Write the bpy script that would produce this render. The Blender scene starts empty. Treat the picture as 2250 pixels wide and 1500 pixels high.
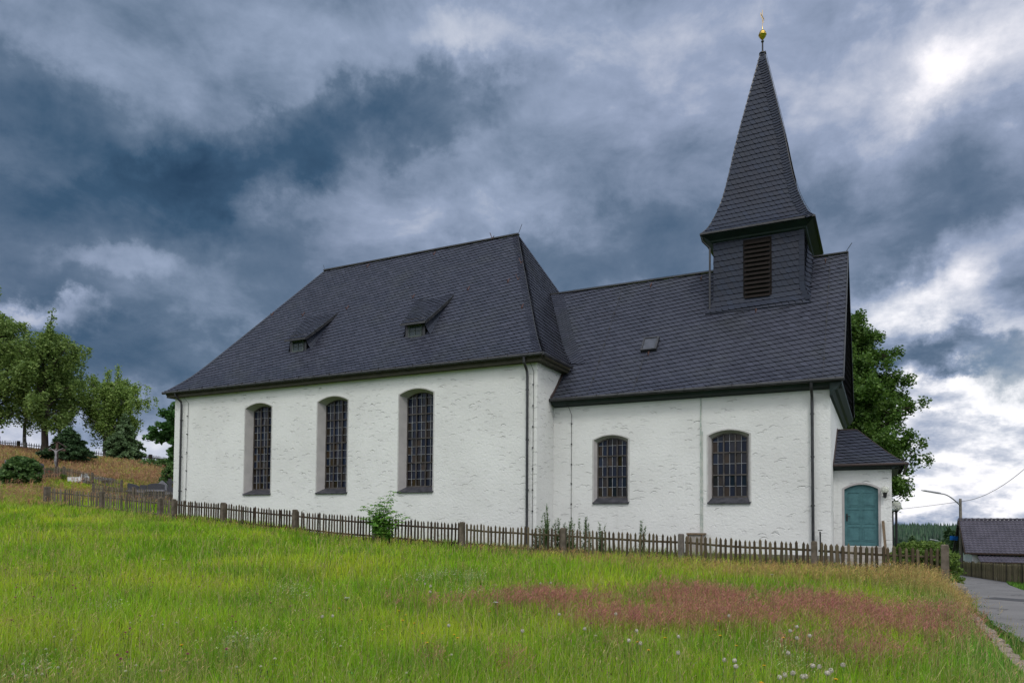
import bpy, math, random
import numpy as np
from mathutils import Vector, Matrix

random.seed(7)
rng = np.random.default_rng(11)
SC = bpy.context.scene
COL = SC.collection
R = math.radians

# ------------------------------------------------------------------ camera
CAM = (31.741, -24.935, 1.65)
YAW, PITCH, ROLL, FPX = -0.45461, 0.036988, 0.006761, 1605.376
_cy, _sy, _cp, _sp, _cr, _sr = (math.cos(YAW), math.sin(YAW), math.cos(PITCH), math.sin(PITCH), math.cos(ROLL), math.sin(ROLL))
_r = Vector((_cy, -_sy, 0)); _f = Vector((_sy, _cy, 0)); _u = Vector((0, 0, 1))
_f2 = _f * _cp + _u * _sp; _u2 = _u * _cp - _f * _sp
_r3 = _r * _cr + _u2 * _sr; _u3 = _u2 * _cr - _r * _sr
cd = bpy.data.cameras.new("camera"); cam = bpy.data.objects.new("camera", cd); COL.objects.link(cam)
cd.sensor_width = 36; cd.lens = FPX / 2250 * 36
cd.shift_x = -30.643 / 2250; cd.shift_y = 338.697 / 2250
cd.clip_start = 0.1; cd.clip_end = 8000
m = Matrix((_r3, _u3, -_f2)).transposed().to_4x4(); m.translation = CAM
cam.matrix_world = m
SC.camera = cam

# ------------------------------------------------------------------ colour management
SC.view_settings.view_transform = 'Standard'
SC.view_settings.look = 'None'
SC.view_settings.exposure = 0.0
SC.view_settings.gamma = 1.0
SC.render.engine = 'CYCLES'

def ray(px, py):
    return _f2 + _r3 * ((px - 1125 - 30.643) / FPX) + _u3 * ((750 + 338.697 - py) / FPX)
def azel(px, py):
    d = ray(px, py).normalized()
    return math.atan2(d.dot(_r), d.dot(_f)), math.asin(d.z)
def spot(px, py, D):
    return Vector(CAM) + ray(px, py) * D

# ------------------------------------------------------------------ node helper
class NT:
    def __init__(s, tree):
        s.t = tree; tree.nodes.clear()
    def n(s, typ, **kw):
        nd = s.t.nodes.new(typ)
        for k, v in kw.items():
            if k.startswith('_'): setattr(nd, k[1:], v)
        for k, v in kw.items():
            if k.startswith('_'): continue
            key = int(k[1:]) if k[0] == 'i' and k[1:].isdigit() else k.replace('__', ' ')
            inp = nd.inputs[key]
            if isinstance(v, bpy.types.NodeSocket): s.t.links.new(v, inp)
            else: inp.default_value = v
        return nd
    def m(s, op, a, b=0.0, c=0.0, clamp=False):
        nd = s.t.nodes.new('ShaderNodeMath'); nd.operation = op; nd.use_clamp = clamp
        for i, v in enumerate((a, b, c)):
            if isinstance(v, bpy.types.NodeSocket): s.t.links.new(v, nd.inputs[i])
            else: nd.inputs[i].default_value = v
        return nd.outputs[0]
    def vm(s, op, a, b=(0, 0, 0)):
        nd = s.t.nodes.new('ShaderNodeVectorMath'); nd.operation = op
        for i, v in enumerate((a, b)):
            if isinstance(v, bpy.types.NodeSocket): s.t.links.new(v, nd.inputs[i])
            else: nd.inputs[i].default_value = v
        return nd.outputs['Value'] if op in ('DOT_PRODUCT', 'LENGTH', 'DISTANCE') else nd.outputs[0]
    def ramp(s, fac, stops, interp='LINEAR'):
        nd = s.t.nodes.new('ShaderNodeValToRGB'); s.t.links.new(fac, nd.inputs[0])
        cr = nd.color_ramp; cr.interpolation = interp
        while len(cr.elements) < len(stops): cr.elements.new(0.5)
        for e, (p, c) in zip(cr.elements, stops):
            e.position = p; e.color = (*c, 1) if len(c) == 3 else c
        return nd.outputs[0]
    def mix(s, fac, a, b, mode='MIX'):
        nd = s.t.nodes.new('ShaderNodeMix'); nd.data_type = 'RGBA'; nd.blend_type = mode
        for i, v in ((0, fac), (6, a), (7, b)):
            if isinstance(v, bpy.types.NodeSocket): s.t.links.new(v, nd.inputs[i])
            else: nd.inputs[i].default_value = v if i == 0 or len(v) == 4 else (*v, 1)
        return nd.outputs[2]
    def smooth(s, v, a, b, to0=0.0, to1=1.0):
        nd = s.t.nodes.new('ShaderNodeMapRange'); nd.interpolation_type = 'SMOOTHSTEP'
        s.t.links.new(v, nd.inputs[0])
        for i, x in zip((1, 2, 3, 4), (a, b, to0, to1)): nd.inputs[i].default_value = x
        return nd.outputs[0]

# ------------------------------------------------------------------ world: storm clouds
SUN_DIR = Vector((0.55, -0.80, 1.15)).normalized()      # towards the light
SKY_GAIN = 1.13
BACK_GAIN = 0.55
world = bpy.data.worlds.new("World"); SC.world = world; world.use_nodes = True
W = NT(world.node_tree)
d = W.n('ShaderNodeTexCoord').outputs['Generated']
dr = W.vm('DOT_PRODUCT', d, tuple(_r)); df = W.vm('DOT_PRODUCT', d, tuple(_f))
sep = W.n('ShaderNodeSeparateXYZ', Vector=d)
zc = sep.outputs[2]
az = W.m('ARCTAN2', dr, df); el = W.m('ARCSINE', zc)
# cloud deck coordinate (flattens towards the horizon)
zd = W.m('ADD', W.m('MAXIMUM', zc, 0.0), 0.38)
deck = W.n('ShaderNodeCombineXYZ', X=W.m('DIVIDE', dr, zd), Y=W.m('DIVIDE', df, zd), Z=W.m('MULTIPLY', zc, 1.5)).outputs[0]
ae = W.n('ShaderNodeCombineXYZ', X=az, Y=el, Z=0.0).outputs[0]
wn = W.n('ShaderNodeTexNoise', Vector=d, Scale=3.2, Detail=5.0, Roughness=0.55).outputs['Color']
wv = W.vm('SUBTRACT', wn, (0.5, 0.5, 0.5))
warp = W.n('ShaderNodeVectorMath', _operation='SCALE', Vector=wv, Scale=0.16).outputs[0]
wn2 = W.n('ShaderNodeTexNoise', Vector=d, Scale=11.0, Detail=7.0, Roughness=0.62).outputs['Color']
warp2 = W.n('ShaderNodeVectorMath', _operation='SCALE', Vector=W.vm('SUBTRACT', wn2, (0.5, 0.5, 0.5)), Scale=0.13).outputs[0]
aew = W.vm('ADD', W.vm('ADD', ae, warp), warp2)
# (px, py, rx, ry, rotation, amount)
LOBES = [
    (330, 455, 600, 160, 8, -0.27), (420, 420, 260, 70, 10, -0.05), (60, 220, 200, 140, -10, -0.24), (760, 300, 520, 95, 20, -0.25), (620, 300, 300, 60, 14, -0.05),
    (250, 150, 200, 110, 0, 0.10), (850, 90, 700, 150, 4, 0.13), (1120, 60, 260, 120, 0, 0.10), (40, 340, 220, 60, 0, 0.06),
    (2060, 190, 460, 260, 10, 0.23), (2065, 170, 150, 100, 30, 0.15), (2250, 40, 560, 260, 0, 0.15), (1640, 90, 420, 200, 0, 0.14), (1400, 230, 220, 120, 0, 0.05),
    (900, 470, 430, 80, 10, 0.12), (270, 610, 170, 36, 6, 0.12), (640, 440, 180, 70, 14, 0.16), (560, 560, 330, 50, 10, 0.05),
    (130, 705, 170, 44, -6, 0.34), (60, 620, 260, 60, 0, -0.16), (300, 800, 420, 110, 0, -0.20), (1330, 560, 330, 130, 0, -0.14), (1250, 420, 220, 90, 0, 0.05),
    (1780, 430, 170, 120, 0, -0.12), (2030, 500, 330, 120, 14, -0.04), (2160, 590, 280, 100, 20, 0.24), (1980, 690, 220, 90, 6, 0.30), (2230, 700, 160, 60, 20, 0.10), (2080, 795, 180, 50, 6, -0.34), (2200, 780, 300, 120, 0, 0.22),
    (2060, 900, 420, 90, 0, 0.24), (2150, 1000, 560, 210, 0, 0.34), (2050, 1090, 420, 80, 0, 0.16), (2140, 855, 180, 30, 4, 0.18), (2200, 925, 170, 26, 0, -0.12), (2060, 960, 180, 26, 0, -0.14),
    (300, 1000, 420, 60, 3, 0.30), (220, 925, 500, 70, 0, 0.06), (1250, 1110, 2400, 110, 0, 0.12), (1060, 505, 90, 26, 12, 0.12),
]
acc = None
for (px, py, rx, ry, rot, amt) in LOBES:
    a0, e0 = azel(px, py)
    ax1, _ = azel(px + rx * 0.3, py); _, e1 = azel(px, py - ry * 0.3)
    mp = W.n('ShaderNodeMapping', _vector_type='TEXTURE', Vector=aew, Location=(a0, e0, 0), Rotation=(0, 0, R(rot)),
             Scale=(abs(ax1 - a0) / 0.3 * 1.25, abs(e1 - e0) / 0.3 * 1.25, 1))
    g = W.n('ShaderNodeTexGradient', _gradient_type='SPHERICAL', Vector=mp.outputs[0]).outputs['Fac']
    v = W.m('MULTIPLY', W.smooth(g, 0.0, 0.85), amt)
    acc = v if acc is None else W.m('ADD', acc, v)
# rolling cloud texture
n1 = W.n('ShaderNodeTexNoise', Vector=deck, Scale=2.3, Detail=8.0, Roughness=0.56, Distortion=0.25).outputs['Fac']
n2 = W.n('ShaderNodeTexNoise', Vector=deck, Scale=7.0, Detail=7.0, Roughness=0.6, Distortion=0.1).outputs['Fac']
n3 = W.n('ShaderNodeTexNoise', Vector=W.vm('MULTIPLY', d, (1, 1, 1.5)), Scale=8.5, Detail=12.0, Roughness=0.60, Distortion=0.35).outputs['Fac']
t1 = W.m('MULTIPLY', W.m('SUBTRACT', n1, 0.5), 0.36)
# small broken cumulus low on the right
a_c, e_c = azel(2120, 960)
mpc = W.n('ShaderNodeMapping', _vector_type='TEXTURE', Vector=ae, Location=(a_c, e_c, 0), Scale=(0.45, 0.24, 1))
gc = W.smooth(W.n('ShaderNodeTexGradient', _gradient_type='SPHERICAL', Vector=mpc.outputs[0]).outputs['Fac'], 0.0, 0.7)
t2 = W.m('MULTIPLY', W.m('SUBTRACT', n2, 0.5), W.m('MULTIPLY_ADD', gc, 0.95, 0.30))
t3 = W.m('MULTIPLY', W.m('SUBTRACT', n3, 0.5), 0.48)
base = W.m('ADD', W.m('ADD', W.m('ADD', acc, 0.50), t1), W.m('ADD', t2, t3))
# unseen sky behind the photographer, brightened to light walls, dimmed low for eave shade
back = W.m('MULTIPLY', W.smooth(W.m('MULTIPLY', df, -1.0), -0.50, 0.30), W.smooth(zc, 0.02, 0.55, 0.30, 1.0))
lum = W.m('ADD', base, W.m('MULTIPLY', back, 0.62))
# bluish below the storm, warmer grey above right
col = W.ramp(lum, [(0.0, (0.020, 0.050, 0.098)), (0.20, (0.040, 0.086, 0.152)), (0.42, (0.106, 0.158, 0.238)),
                   (0.66, (0.265, 0.330, 0.455)), (0.86, (0.56, 0.60, 0.68)), (1.05, (0.88, 0.89, 0.92))])
hue = W.n('ShaderNodeTexNoise', Vector=d, Scale=1.7, Detail=2.0).outputs['Fac']
col = W.mix(W.smooth(hue, 0.42, 0.66, 0.0, 0.5), col, W.mix(1.0, col, (1.07, 1.0, 1.02, 1), 'MULTIPLY'))
boost = W.m('MULTIPLY_ADD', back, BACK_GAIN, 1.0)
colb = W.n('ShaderNodeVectorMath', _operation='SCALE', Vector=col, Scale=boost).outputs[0]
sky = W.n('ShaderNodeTexSky', _sky_type='NISHITA', _sun_disc=False, _sun_elevation=math.asin(SUN_DIR.z),
          _sun_rotation=math.atan2(SUN_DIR.x, SUN_DIR.y), _altitude=600.0)
bg1 = W.n('ShaderNodeBackground', Color=sky.outputs[0], Strength=0.06)
bg2 = W.n('ShaderNodeBackground', Color=colb, Strength=SKY_GAIN)
a_g, e_g = azel(2225, 800)
mpg = W.n('ShaderNodeMapping', _vector_type='TEXTURE', Vector=aew, Location=(a_g, e_g, 0), Scale=(0.07, 0.035, 1))
gap = W.n('ShaderNodeTexGradient', _gradient_type='SPHERICAL', Vector=mpg.outputs[0]).outputs['Fac']
cover = W.m('SUBTRACT', 1.0, W.m('MULTIPLY', W.smooth(gap, 0.0, 0.6), 0.75))
mx = W.n('ShaderNodeMixShader', i0=cover, i1=bg1.outputs[0], i2=bg2.outputs[0])
W.n('ShaderNodeOutputWorld', Surface=mx.outputs[0])

sd = bpy.data.lights.new("sun", 'SUN'); sd.energy = 1.15; sd.angle = R(12); sd.color = (1.0, 0.955, 0.89)
sun = bpy.data.objects.new("sun", sd); COL.objects.link(sun)
sun.rotation_euler = SUN_DIR.to_track_quat('Z', 'Y').to_euler(); sun.location = (40, -40, 60)

# ------------------------------------------------------------------ materials
def new_mat(name):
    mt = bpy.data.materials.new(name); mt.use_nodes = True
    t = NT(mt.node_tree); return mt, t
def out(t, sh): t.n('ShaderNodeOutputMaterial', Surface=sh)
def tc(t, kind='Object'): return t.n('ShaderNodeTexCoord').outputs[kind]
def bump(t, h, strength=0.5, dist=0.02):
    return t.n('ShaderNodeBump', Height=h, Strength=strength, Distance=dist).outputs[0]

def simple(name, c, rough=0.7, c2=None, scale=6.0, spec=0.4, metal=0.0, bmp=0.0, detail=5.0, bscale=None):
    mt, t = new_mat(name); o = tc(t)
    n = t.n('ShaderNodeTexNoise', Vector=o, Scale=scale, Detail=detail, Roughness=0.6).outputs['Fac']
    c2 = c2 or tuple(x * 0.72 for x in c)
    col = t.mix(t.smooth(n, 0.34, 0.68), c, c2)
    kw = dict(Base__Color=col, Roughness=rough, Metallic=metal)
    kw['Specular__IOR__Level'] = spec
    if bmp:
        nb = t.n('ShaderNodeTexNoise', Vector=o, Scale=bscale or scale * 4, Detail=4.0).outputs['Fac']
        kw['Normal'] = bump(t, nb, 0.6, bmp)
    out(t, t.n('ShaderNodeBsdfPrincipled', **kw).outputs[0]); return mt

def plaster():
    mt, t = new_mat('trowelled_plaster'); o = tc(t)
    sx = t.n('ShaderNodeSeparateXYZ', Vector=o)
    geo = t.n('ShaderNodeNewGeometry')
    # arcs left by the trowel: three scattered layers in the plane of the wall
    along = t.m('ADD', sx.outputs[0], sx.outputs[1])
    uv = t.n('ShaderNodeCombineXYZ', X=along, Y=sx.outputs[2], Z=0.0).outputs[0]
    wob = t.n('ShaderNodeTexNoise', Vector=uv, Scale=3.0, Detail=2.0).outputs['Color']
    wob = t.n('ShaderNodeVectorMath', _operation='SCALE', Vector=t.vm('SUBTRACT', wob, (0.5, 0.5, 0.5)), Scale=0.16).outputs[0]
    arcs = None
    for k, (sc, rad) in enumerate(((1.9, 0.26), (2.7, 0.28), (1.4, 0.20))):
        vv = t.n('ShaderNodeVectorMath', _operation='SCALE', Vector=t.vm('ADD', t.vm('ADD', uv, wob), (k * 3.7, k * 1.9, 0)), Scale=sc).outputs[0]
        vo = t.n('ShaderNodeTexVoronoi', _voronoi_dimensions='2D', Vector=vv, Scale=1.0, Randomness=1.0)
        loc = t.vm('SUBTRACT', vv, vo.outputs['Position'])
        ls = t.n('ShaderNodeSeparateXYZ', Vector=t.vm('MULTIPLY', loc, (1, 1.5, 0)))
        ln = t.vm('LENGTH', t.vm('MULTIPLY', loc, (1, 1.5, 0)))
        ringd = t.m('SUBTRACT', ln, rad)
        edge = t.smooth(t.m('ABSOLUTE', ringd), 0.0, 0.038, 1.0, 0.0)
        up = t.smooth(ls.outputs[1], rad * 0.30, rad * 0.75)
        keep = t.smooth(t.n('ShaderNodeSeparateXYZ', Vector=vo.outputs['Color']).outputs[0], 0.34, 0.60)
        a = t.m('MULTIPLY', t.m('MULTIPLY', edge, up), keep)
        arcs = a if arcs is None else t.m('MAXIMUM', arcs, a)
    n1 = t.n('ShaderNodeTexNoise', Vector=o, Scale=2.2, Detail=6.0, Roughness=0.6).outputs['Fac']
    msk = t.n('ShaderNodeTexNoise', Vector=o, Scale=0.7, Detail=3.0).outputs['Fac']
    arcs = t.m('MULTIPLY', arcs, t.smooth(msk, 0.36, 0.60, 0.25, 1.0))
    n2 = t.n('ShaderNodeTexNoise', Vector=o, Scale=11.0, Detail=6.0, Roughness=0.65).outputs['Fac']
    n3 = t.n('ShaderNodeTexNoise', Vector=o, Scale=0.35, Detail=4.0, Roughness=0.6).outputs['Fac']
    h = t.m('ADD', t.m('MULTIPLY', arcs, -0.9), t.m('ADD', t.m('MULTIPLY', n2, 0.9), t.m('MULTIPLY', n1, 0.5)))
    c = t.mix(t.smooth(n3, 0.35, 0.7), (0.665, 0.678, 0.668), (0.595, 0.605, 0.595))
    c = t.mix(t.m('MULTIPLY', arcs, 0.22), c, (0.33, 0.35, 0.34))
    c = t.mix(t.smooth(n1, 0.58, 0.8, 0.0, 0.35), c, (0.52, 0.54, 0.52))
    # splash dirt along the foot of the wall (rain splash is real dirt)
    st = t.n('ShaderNodeTexNoise', Vector=t.vm('MULTIPLY', o, (5, 5, 0.35)), Scale=1.0, Detail=5.0).outputs['Fac']
    c = t.mix(t.smooth(st, 0.60, 0.80, 0.0, 0.22), c, (0.45, 0.46, 0.43))
    out(t, t.n('ShaderNodeBsdfPrincipled', Base__Color=c, Roughness=0.92, Specular__IOR__Level=0.2, Normal=bump(t, h, 1.0, 0.023)).outputs[0])
    return mt

def slate_mat(name, c=(0.031, 0.036, 0.056), moss=0.25, rough=0.46, spec=0.36):
    mt, t = new_mat(name); o = tc(t)
    ri = t.n('ShaderNodeNewGeometry').outputs['Random Per Island']
    n = t.n('ShaderNodeTexNoise', Vector=o, Scale=0.55, Detail=5.0, Roughness=0.6).outputs['Fac']
    nf = t.n('ShaderNodeTexNoise', Vector=o, Scale=22.0, Detail=3.0).outputs['Fac']
    k = t.ramp(ri, [(0.0, tuple(x * 0.82 for x in c)), (0.5, c), (0.9, tuple(x * 1.12 for x in c)), (1.0, tuple(x * 1.3 for x in c))])
    k = t.mix(t.smooth(n, 0.5, 0.75, 0.0, 0.5), k, (0.018, 0.020, 0.030))
    k = t.mix(t.smooth(n, 0.56, 0.30, 0.0, moss), k, (0.034, 0.040, 0.024))
    k = t.mix(t.m('MULTIPLY', nf, 0.35), k, (0.036, 0.038, 0.052))
    rr = t.m('MULTIPLY_ADD', ri, 0.16, rough - 0.08)
    out(t, t.n('ShaderNodeBsdfPrincipled', Base__Color=k, Roughness=rr, Specular__IOR__Level=spec, Normal=bump(t, nf, 0.25, 0.004)).outputs[0])
    return mt

def attr_mat(name, rough=0.75, trans=0.45, jitter=0.25):
    """plants: own colour stored per vertex, thin and a little translucent"""
    mt, t = new_mat(name)
    a = t.n('ShaderNodeAttribute', _attribute_name='tint').outputs['Color']
    df_ = t.n('ShaderNodeBsdfPrincipled', Base__Color=a, Roughness=rough, Specular__IOR__Level=0.10)
    tr = t.n('ShaderNodeBsdfTranslucent', Color=a)
    out(t, t.n('ShaderNodeMixShader', i0=trans, i1=df_.outputs[0], i2=tr.outputs[0]).outputs[0]); return mt

def leaf_mat(name, c1, c2, c3, trans=0.42):
    mt, t = new_mat(name); o = tc(t)
    ri = t.n('ShaderNodeNewGeometry').outputs['Random Per Island']
    n = t.n('ShaderNodeTexNoise', Vector=o, Scale=0.9, Detail=3.0).outputs['Fac']
    k = t.ramp(t.m('ADD', t.m('MULTIPLY', ri, 0.55), t.m('MULTIPLY', n, 0.45)), [(0.15, c1), (0.5, c2), (0.85, c3)])
    df_ = t.n('ShaderNodeBsdfPrincipled', Base__Color=k, Roughness=0.55, Specular__IOR__Level=0.35)
    tr = t.n('ShaderNodeBsdfTranslucent', Color=k)
    out(t, t.n('ShaderNodeMixShader', i0=trans, i1=df_.outputs[0], i2=tr.outputs[0]).outputs[0]); return mt

def glass_mat(name, tints):
    mt, t = new_mat(name)
    ri = t.n('ShaderNodeNewGeometry').outputs['Random Per Island']
    k = t.ramp(ri, tints, 'CONSTANT')
    out(t, t.n('ShaderNodeBsdfPrincipled', Base__Color=k, Roughness=0.09, Specular__IOR__Level=0.32).outputs[0]); return mt

def wood_mat(name, c1, c2, c3, scale=1.0):
    mt, t = new_mat(name); o = tc(t)
    ri = t.n('ShaderNodeNewGeometry').outputs['Random Per Island']
    g = t.n('ShaderNodeTexNoise', Vector=t.vm('MULTIPLY', o, (30, 30, 3)), Scale=scale, Detail=5.0, Roughness=0.65).outputs['Fac']
    n = t.n('ShaderNodeTexNoise', Vector=o, Scale=3.5, Detail=4.0).outputs['Fac']
    k = t.ramp(t.m('ADD', t.m('MULTIPLY', ri, 0.6), t.m('MULTIPLY', g, 0.4)), [(0.15, c1), (0.5, c2), (0.9, c3)])
    k = t.mix(t.smooth(n, 0.5, 0.72, 0.0, 0.55), k, (0.055, 0.065, 0.03))
    out(t, t.n('ShaderNodeBsdfPrincipled', Base__Color=k, Roughness=0.88, Specular__IOR__Level=0.2, Normal=bump(t, g, 0.6, 0.006)).outputs[0]); return mt

M = {}
M['plaster'] = plaster()
M['slate'] = slate_mat('natural_slate', rough=.50)
M['slate_tower'] = slate_mat('tower_slate', (0.017, 0.024, 0.042), 0.05, 0.52, 0.20)
M['underlay'] = simple('underlay_and_edge_shade', (0.006, 0.006, 0.008), 0.9, spec=0.1)  # roof felt; also colours the painted shadow line round slate edges
M['reveal'] = simple('grey_window_paint', (0.40, 0.385, 0.385), 0.85, (0.34, 0.33, 0.33), 2.0)
M['sill'] = simple('slate_sill', (0.022, 0.024, 0.030), 0.5, (0.06, 0.06, 0.07), 5.0, 0.3)
M['bars'] = simple('window_iron', (0.035, 0.030, 0.028), 0.6, (0.085, 0.075, 0.068), 3.0)
M['came'] = simple('lead_came', (0.28, 0.29, 0.31), 0.5, (0.19, 0.20, 0.22), 9.0)
M['glass'] = glass_mat('leaded_glass', [(0.0, (0.006, 0.009, 0.020)), (0.25, (0.013, 0.013, 0.020)), (0.45, (0.020, 0.015, 0.010)),
                                        (0.60, (0.006, 0.012, 0.028)), (0.78, (0.018, 0.019, 0.026)), (0.92, (0.034, 0.022, 0.012))])
M['dglass'] = glass_mat('dormer_glass', [(0.0, (0.035, 0.05, 0.055)), (0.5, (0.05, 0.065, 0.07))])
M['gutter'] = simple('dark_gutter_metal', (0.016, 0.017, 0.019), 0.38, (0.035, 0.036, 0.04), 4.0, 0.5)
M['eaves'] = simple('olive_eaves_board', (0.050, 0.047, 0.030), 0.75, (0.034, 0.032, 0.020), 2.5)
M['eaves_green'] = simple('green_eaves_board', (0.014, 0.027, 0.026), 0.6, (0.010, 0.019, 0.018), 2.5, 0.3)
M['brown_board'] = simple('brown_flashing', (0.045, 0.030, 0.028), 0.6)
M['louvre'] = simple('brown_louvre', (0.014, 0.011, 0.010), 0.8, (0.010, 0.008, 0.007), 8.0, 0.15)
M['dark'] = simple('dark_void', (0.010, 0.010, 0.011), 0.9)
M['door'] = simple('teal_door_paint', (0.066, 0.168, 0.182), 0.55, (0.048, 0.128, 0.142), 5.0, 0.3, 0.0, 0.003, 7.0)
M['iron'] = simple('black_iron', (0.014, 0.014, 0.015), 0.45)
M['copper'] = simple('weathered_hook', (0.10, 0.045, 0.035), 0.6)
M['gold'] = simple('gilded_copper', (0.85, 0.58, 0.12), 0.22, (0.75, 0.50, 0.10), 6.0, 0.5, 1.0)
M['steel'] = simple('grey_steel', (0.30, 0.31, 0.32), 0.4, (0.22, 0.23, 0.24), 6.0, 0.5, 0.7)
M['pipe'] = simple('pale_pipe', (0.50, 0.52, 0.47), 0.6, (0.30, 0.38, 0.34), 7.0)
M['stone'] = simple('weathered_stone', (0.22, 0.20, 0.175), 0.9, (0.11, 0.105, 0.09), 3.0, 0.2, 0.0, 0.02)
M['stone_light'] = simple('pale_step_stone', (0.36, 0.34, 0.31), 0.9, (0.24, 0.22, 0.20), 4.0, 0.2, 0.0, 0.01)
M['kerb'] = simple('kerb_sandstone', (0.30, 0.245, 0.20), 0.9, (0.17, 0.145, 0.12), 9.0, 0.2, 0.0, 0.01)
M['fence'] = wood_mat('weathered_fence_wood', (0.020, 0.014, 0.010), (0.048, 0.034, 0.024), (0.105, 0.080, 0.058))
M['fence_old'] = wood_mat('bleached_fence_wood', (0.060, 0.050, 0.038), (0.12, 0.10, 0.078), (0.20, 0.175, 0.14))
M['fence_mid'] = wood_mat('mossy_fence_wood', (0.035, 0.026, 0.016), (0.080, 0.062, 0.038), (0.15, 0.125, 0.08))
M['fence_dark'] = wood_mat('dark_fence_wood', (0.010, 0.009, 0.008), (0.022, 0.018, 0.015), (0.040, 0.034, 0.030))
M['post'] = simple('grey_fence_post', (0.135, 0.112, 0.090), 0.9, (0.070, 0.060, 0.045), 5.0, 0.2, 0.0, 0.01)
M['concrete_post'] = simple('concrete_post', (0.15, 0.13, 0.118), 0.9, (0.09, 0.082, 0.072), 7.0, 0.2, 0.0, 0.01)
M['bark'] = simple('grey_bark', (0.055, 0.045, 0.035), 0.9, (0.025, 0.021, 0.018), 4.0, 0.2, 0.0, 0.03)
M['birch_bark'] = simple('birch_bark', (0.30, 0.29, 0.26), 0.85, (0.045, 0.042, 0.038), 2.2, 0.2, 0.0, 0.02)
M['leaf_birch'] = leaf_mat('birch_leaves', (0.11, 0.19, 0.04), (0.21, 0.32, 0.07), (0.34, 0.46, 0.13))
M['leaf_birch_dk'] = leaf_mat('dark_birch_leaves', (0.085, 0.150, 0.038), (0.165, 0.255, 0.062), (0.28, 0.38, 0.11))
M['leaf_linden'] = leaf_mat('linden_leaves', (0.036, 0.088, 0.014), (0.078, 0.160, 0.026), (0.15, 0.25, 0.05))
M['leaf_maple'] = leaf_mat('maple_leaves', (0.030, 0.085, 0.020), (0.055, 0.14, 0.034), (0.09, 0.20, 0.05))
M['leaf_hedge'] = leaf_mat('hedge_leaves', (0.055, 0.105, 0.018), (0.12, 0.20, 0.035), (0.24, 0.34, 0.07))
M['leaf_bush'] = leaf_mat('bush_leaves', (0.040, 0.090, 0.026), (0.080, 0.155, 0.042), (0.15, 0.25, 0.07))
M['leaf_sapling'] = leaf_mat('sapling_leaves', (0.06, 0.17, 0.025), (0.13, 0.30, 0.045), (0.26, 0.46, 0.08))
M['needle'] = leaf_mat('spruce_needles', (0.022, 0.055, 0.020), (0.044, 0.092, 0.034), (0.080, 0.145, 0.055), 0.15)
M['needle_larch'] = leaf_mat('larch_needles', (0.060, 0.11, 0.045), (0.10, 0.17, 0.07), (0.15, 0.23, 0.10), 0.2)
M['forest'] = leaf_mat('forest_needles', (0.012, 0.032, 0.018), (0.022, 0.055, 0.028), (0.040, 0.088, 0.040), 0.1)
M['plants'] = attr_mat('meadow_plants')
M['tile'] = simple('grey_roof_tile', (0.082, 0.076, 0.100), 0.5, (0.058, 0.054, 0.072), 1.2)
M['timber_dark'] = simple('dark_timber', (0.035, 0.020, 0.014), 0.8)
M['white'] = simple('white_paint', (0.72, 0.74, 0.76), 0.6, (0.62, 0.63, 0.65), 3.0)
M['blue_sign'] = simple('blue_enamel', (0.012, 0.10, 0.36), 0.3, (0.010, 0.085, 0.30), 3.0)
M['granite'] = simple('dark_granite', (0.050, 0.050, 0.060), 0.35, (0.030, 0.030, 0.036), 12.0)
M['granite_grey'] = simple('grey_granite', (0.16, 0.16, 0.185), 0.5, (0.12, 0.12, 0.14), 10.0)
M['white_stone'] = simple('white_marble', (0.70, 0.72, 0.75), 0.6, (0.52, 0.54, 0.57), 3.0)
M['flower_red'] = simple('red_petals', (0.50, 0.035, 0.02), 0.6)
M['flower_pink'] = simple('purple_petals', (0.22, 0.02, 0.07), 0.6)
M['skin_wood'] = simple('painted_pale_wood', (0.24, 0.23, 0.24), 0.6)
M['tan_wood'] = simple('tan_plank', (0.17, 0.12, 0.075), 0.8, (0.11, 0.08, 0.05), 9.0)
M['clock'] = simple('seed_clock', (0.50, 0.47, 0.40), 0.9, (0.36, 0.33, 0.27), 60.0)
M['clover'] = simple('clover_petals', (0.42, 0.10, 0.19), 0.8, (0.24, 0.05, 0.10), 60.0)
M['gold_dull'] = simple('dull_gold', (0.62, 0.42, 0.12), 0.35, (0.40, 0.27, 0.10), 20.0, 0.5, 1.0)
M['clover_white'] = simple('white_clover_petals', (0.66, 0.66, 0.52), 0.8, (0.48, 0.50, 0.32), 60.0)
M['yellow'] = simple('yellow_petals', (0.78, 0.46, 0.015), 0.7, (0.60, 0.33, 0.01), 60.0)
M['stem'] = simple('green_stem', (0.07, 0.12, 0.025), 0.7)
def globe_mat():
    mt, t = new_mat('milky_globe')
    p = t.n('ShaderNodeBsdfPrincipled', Base__Color=(0.72, 0.74, 0.68, 1), Roughness=0.12, Specular__IOR__Level=0.5, Transmission__Weight=0.55, IOR=1.12)
    out(t, p.outputs[0]); return mt
M['globe'] = globe_mat()
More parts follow.
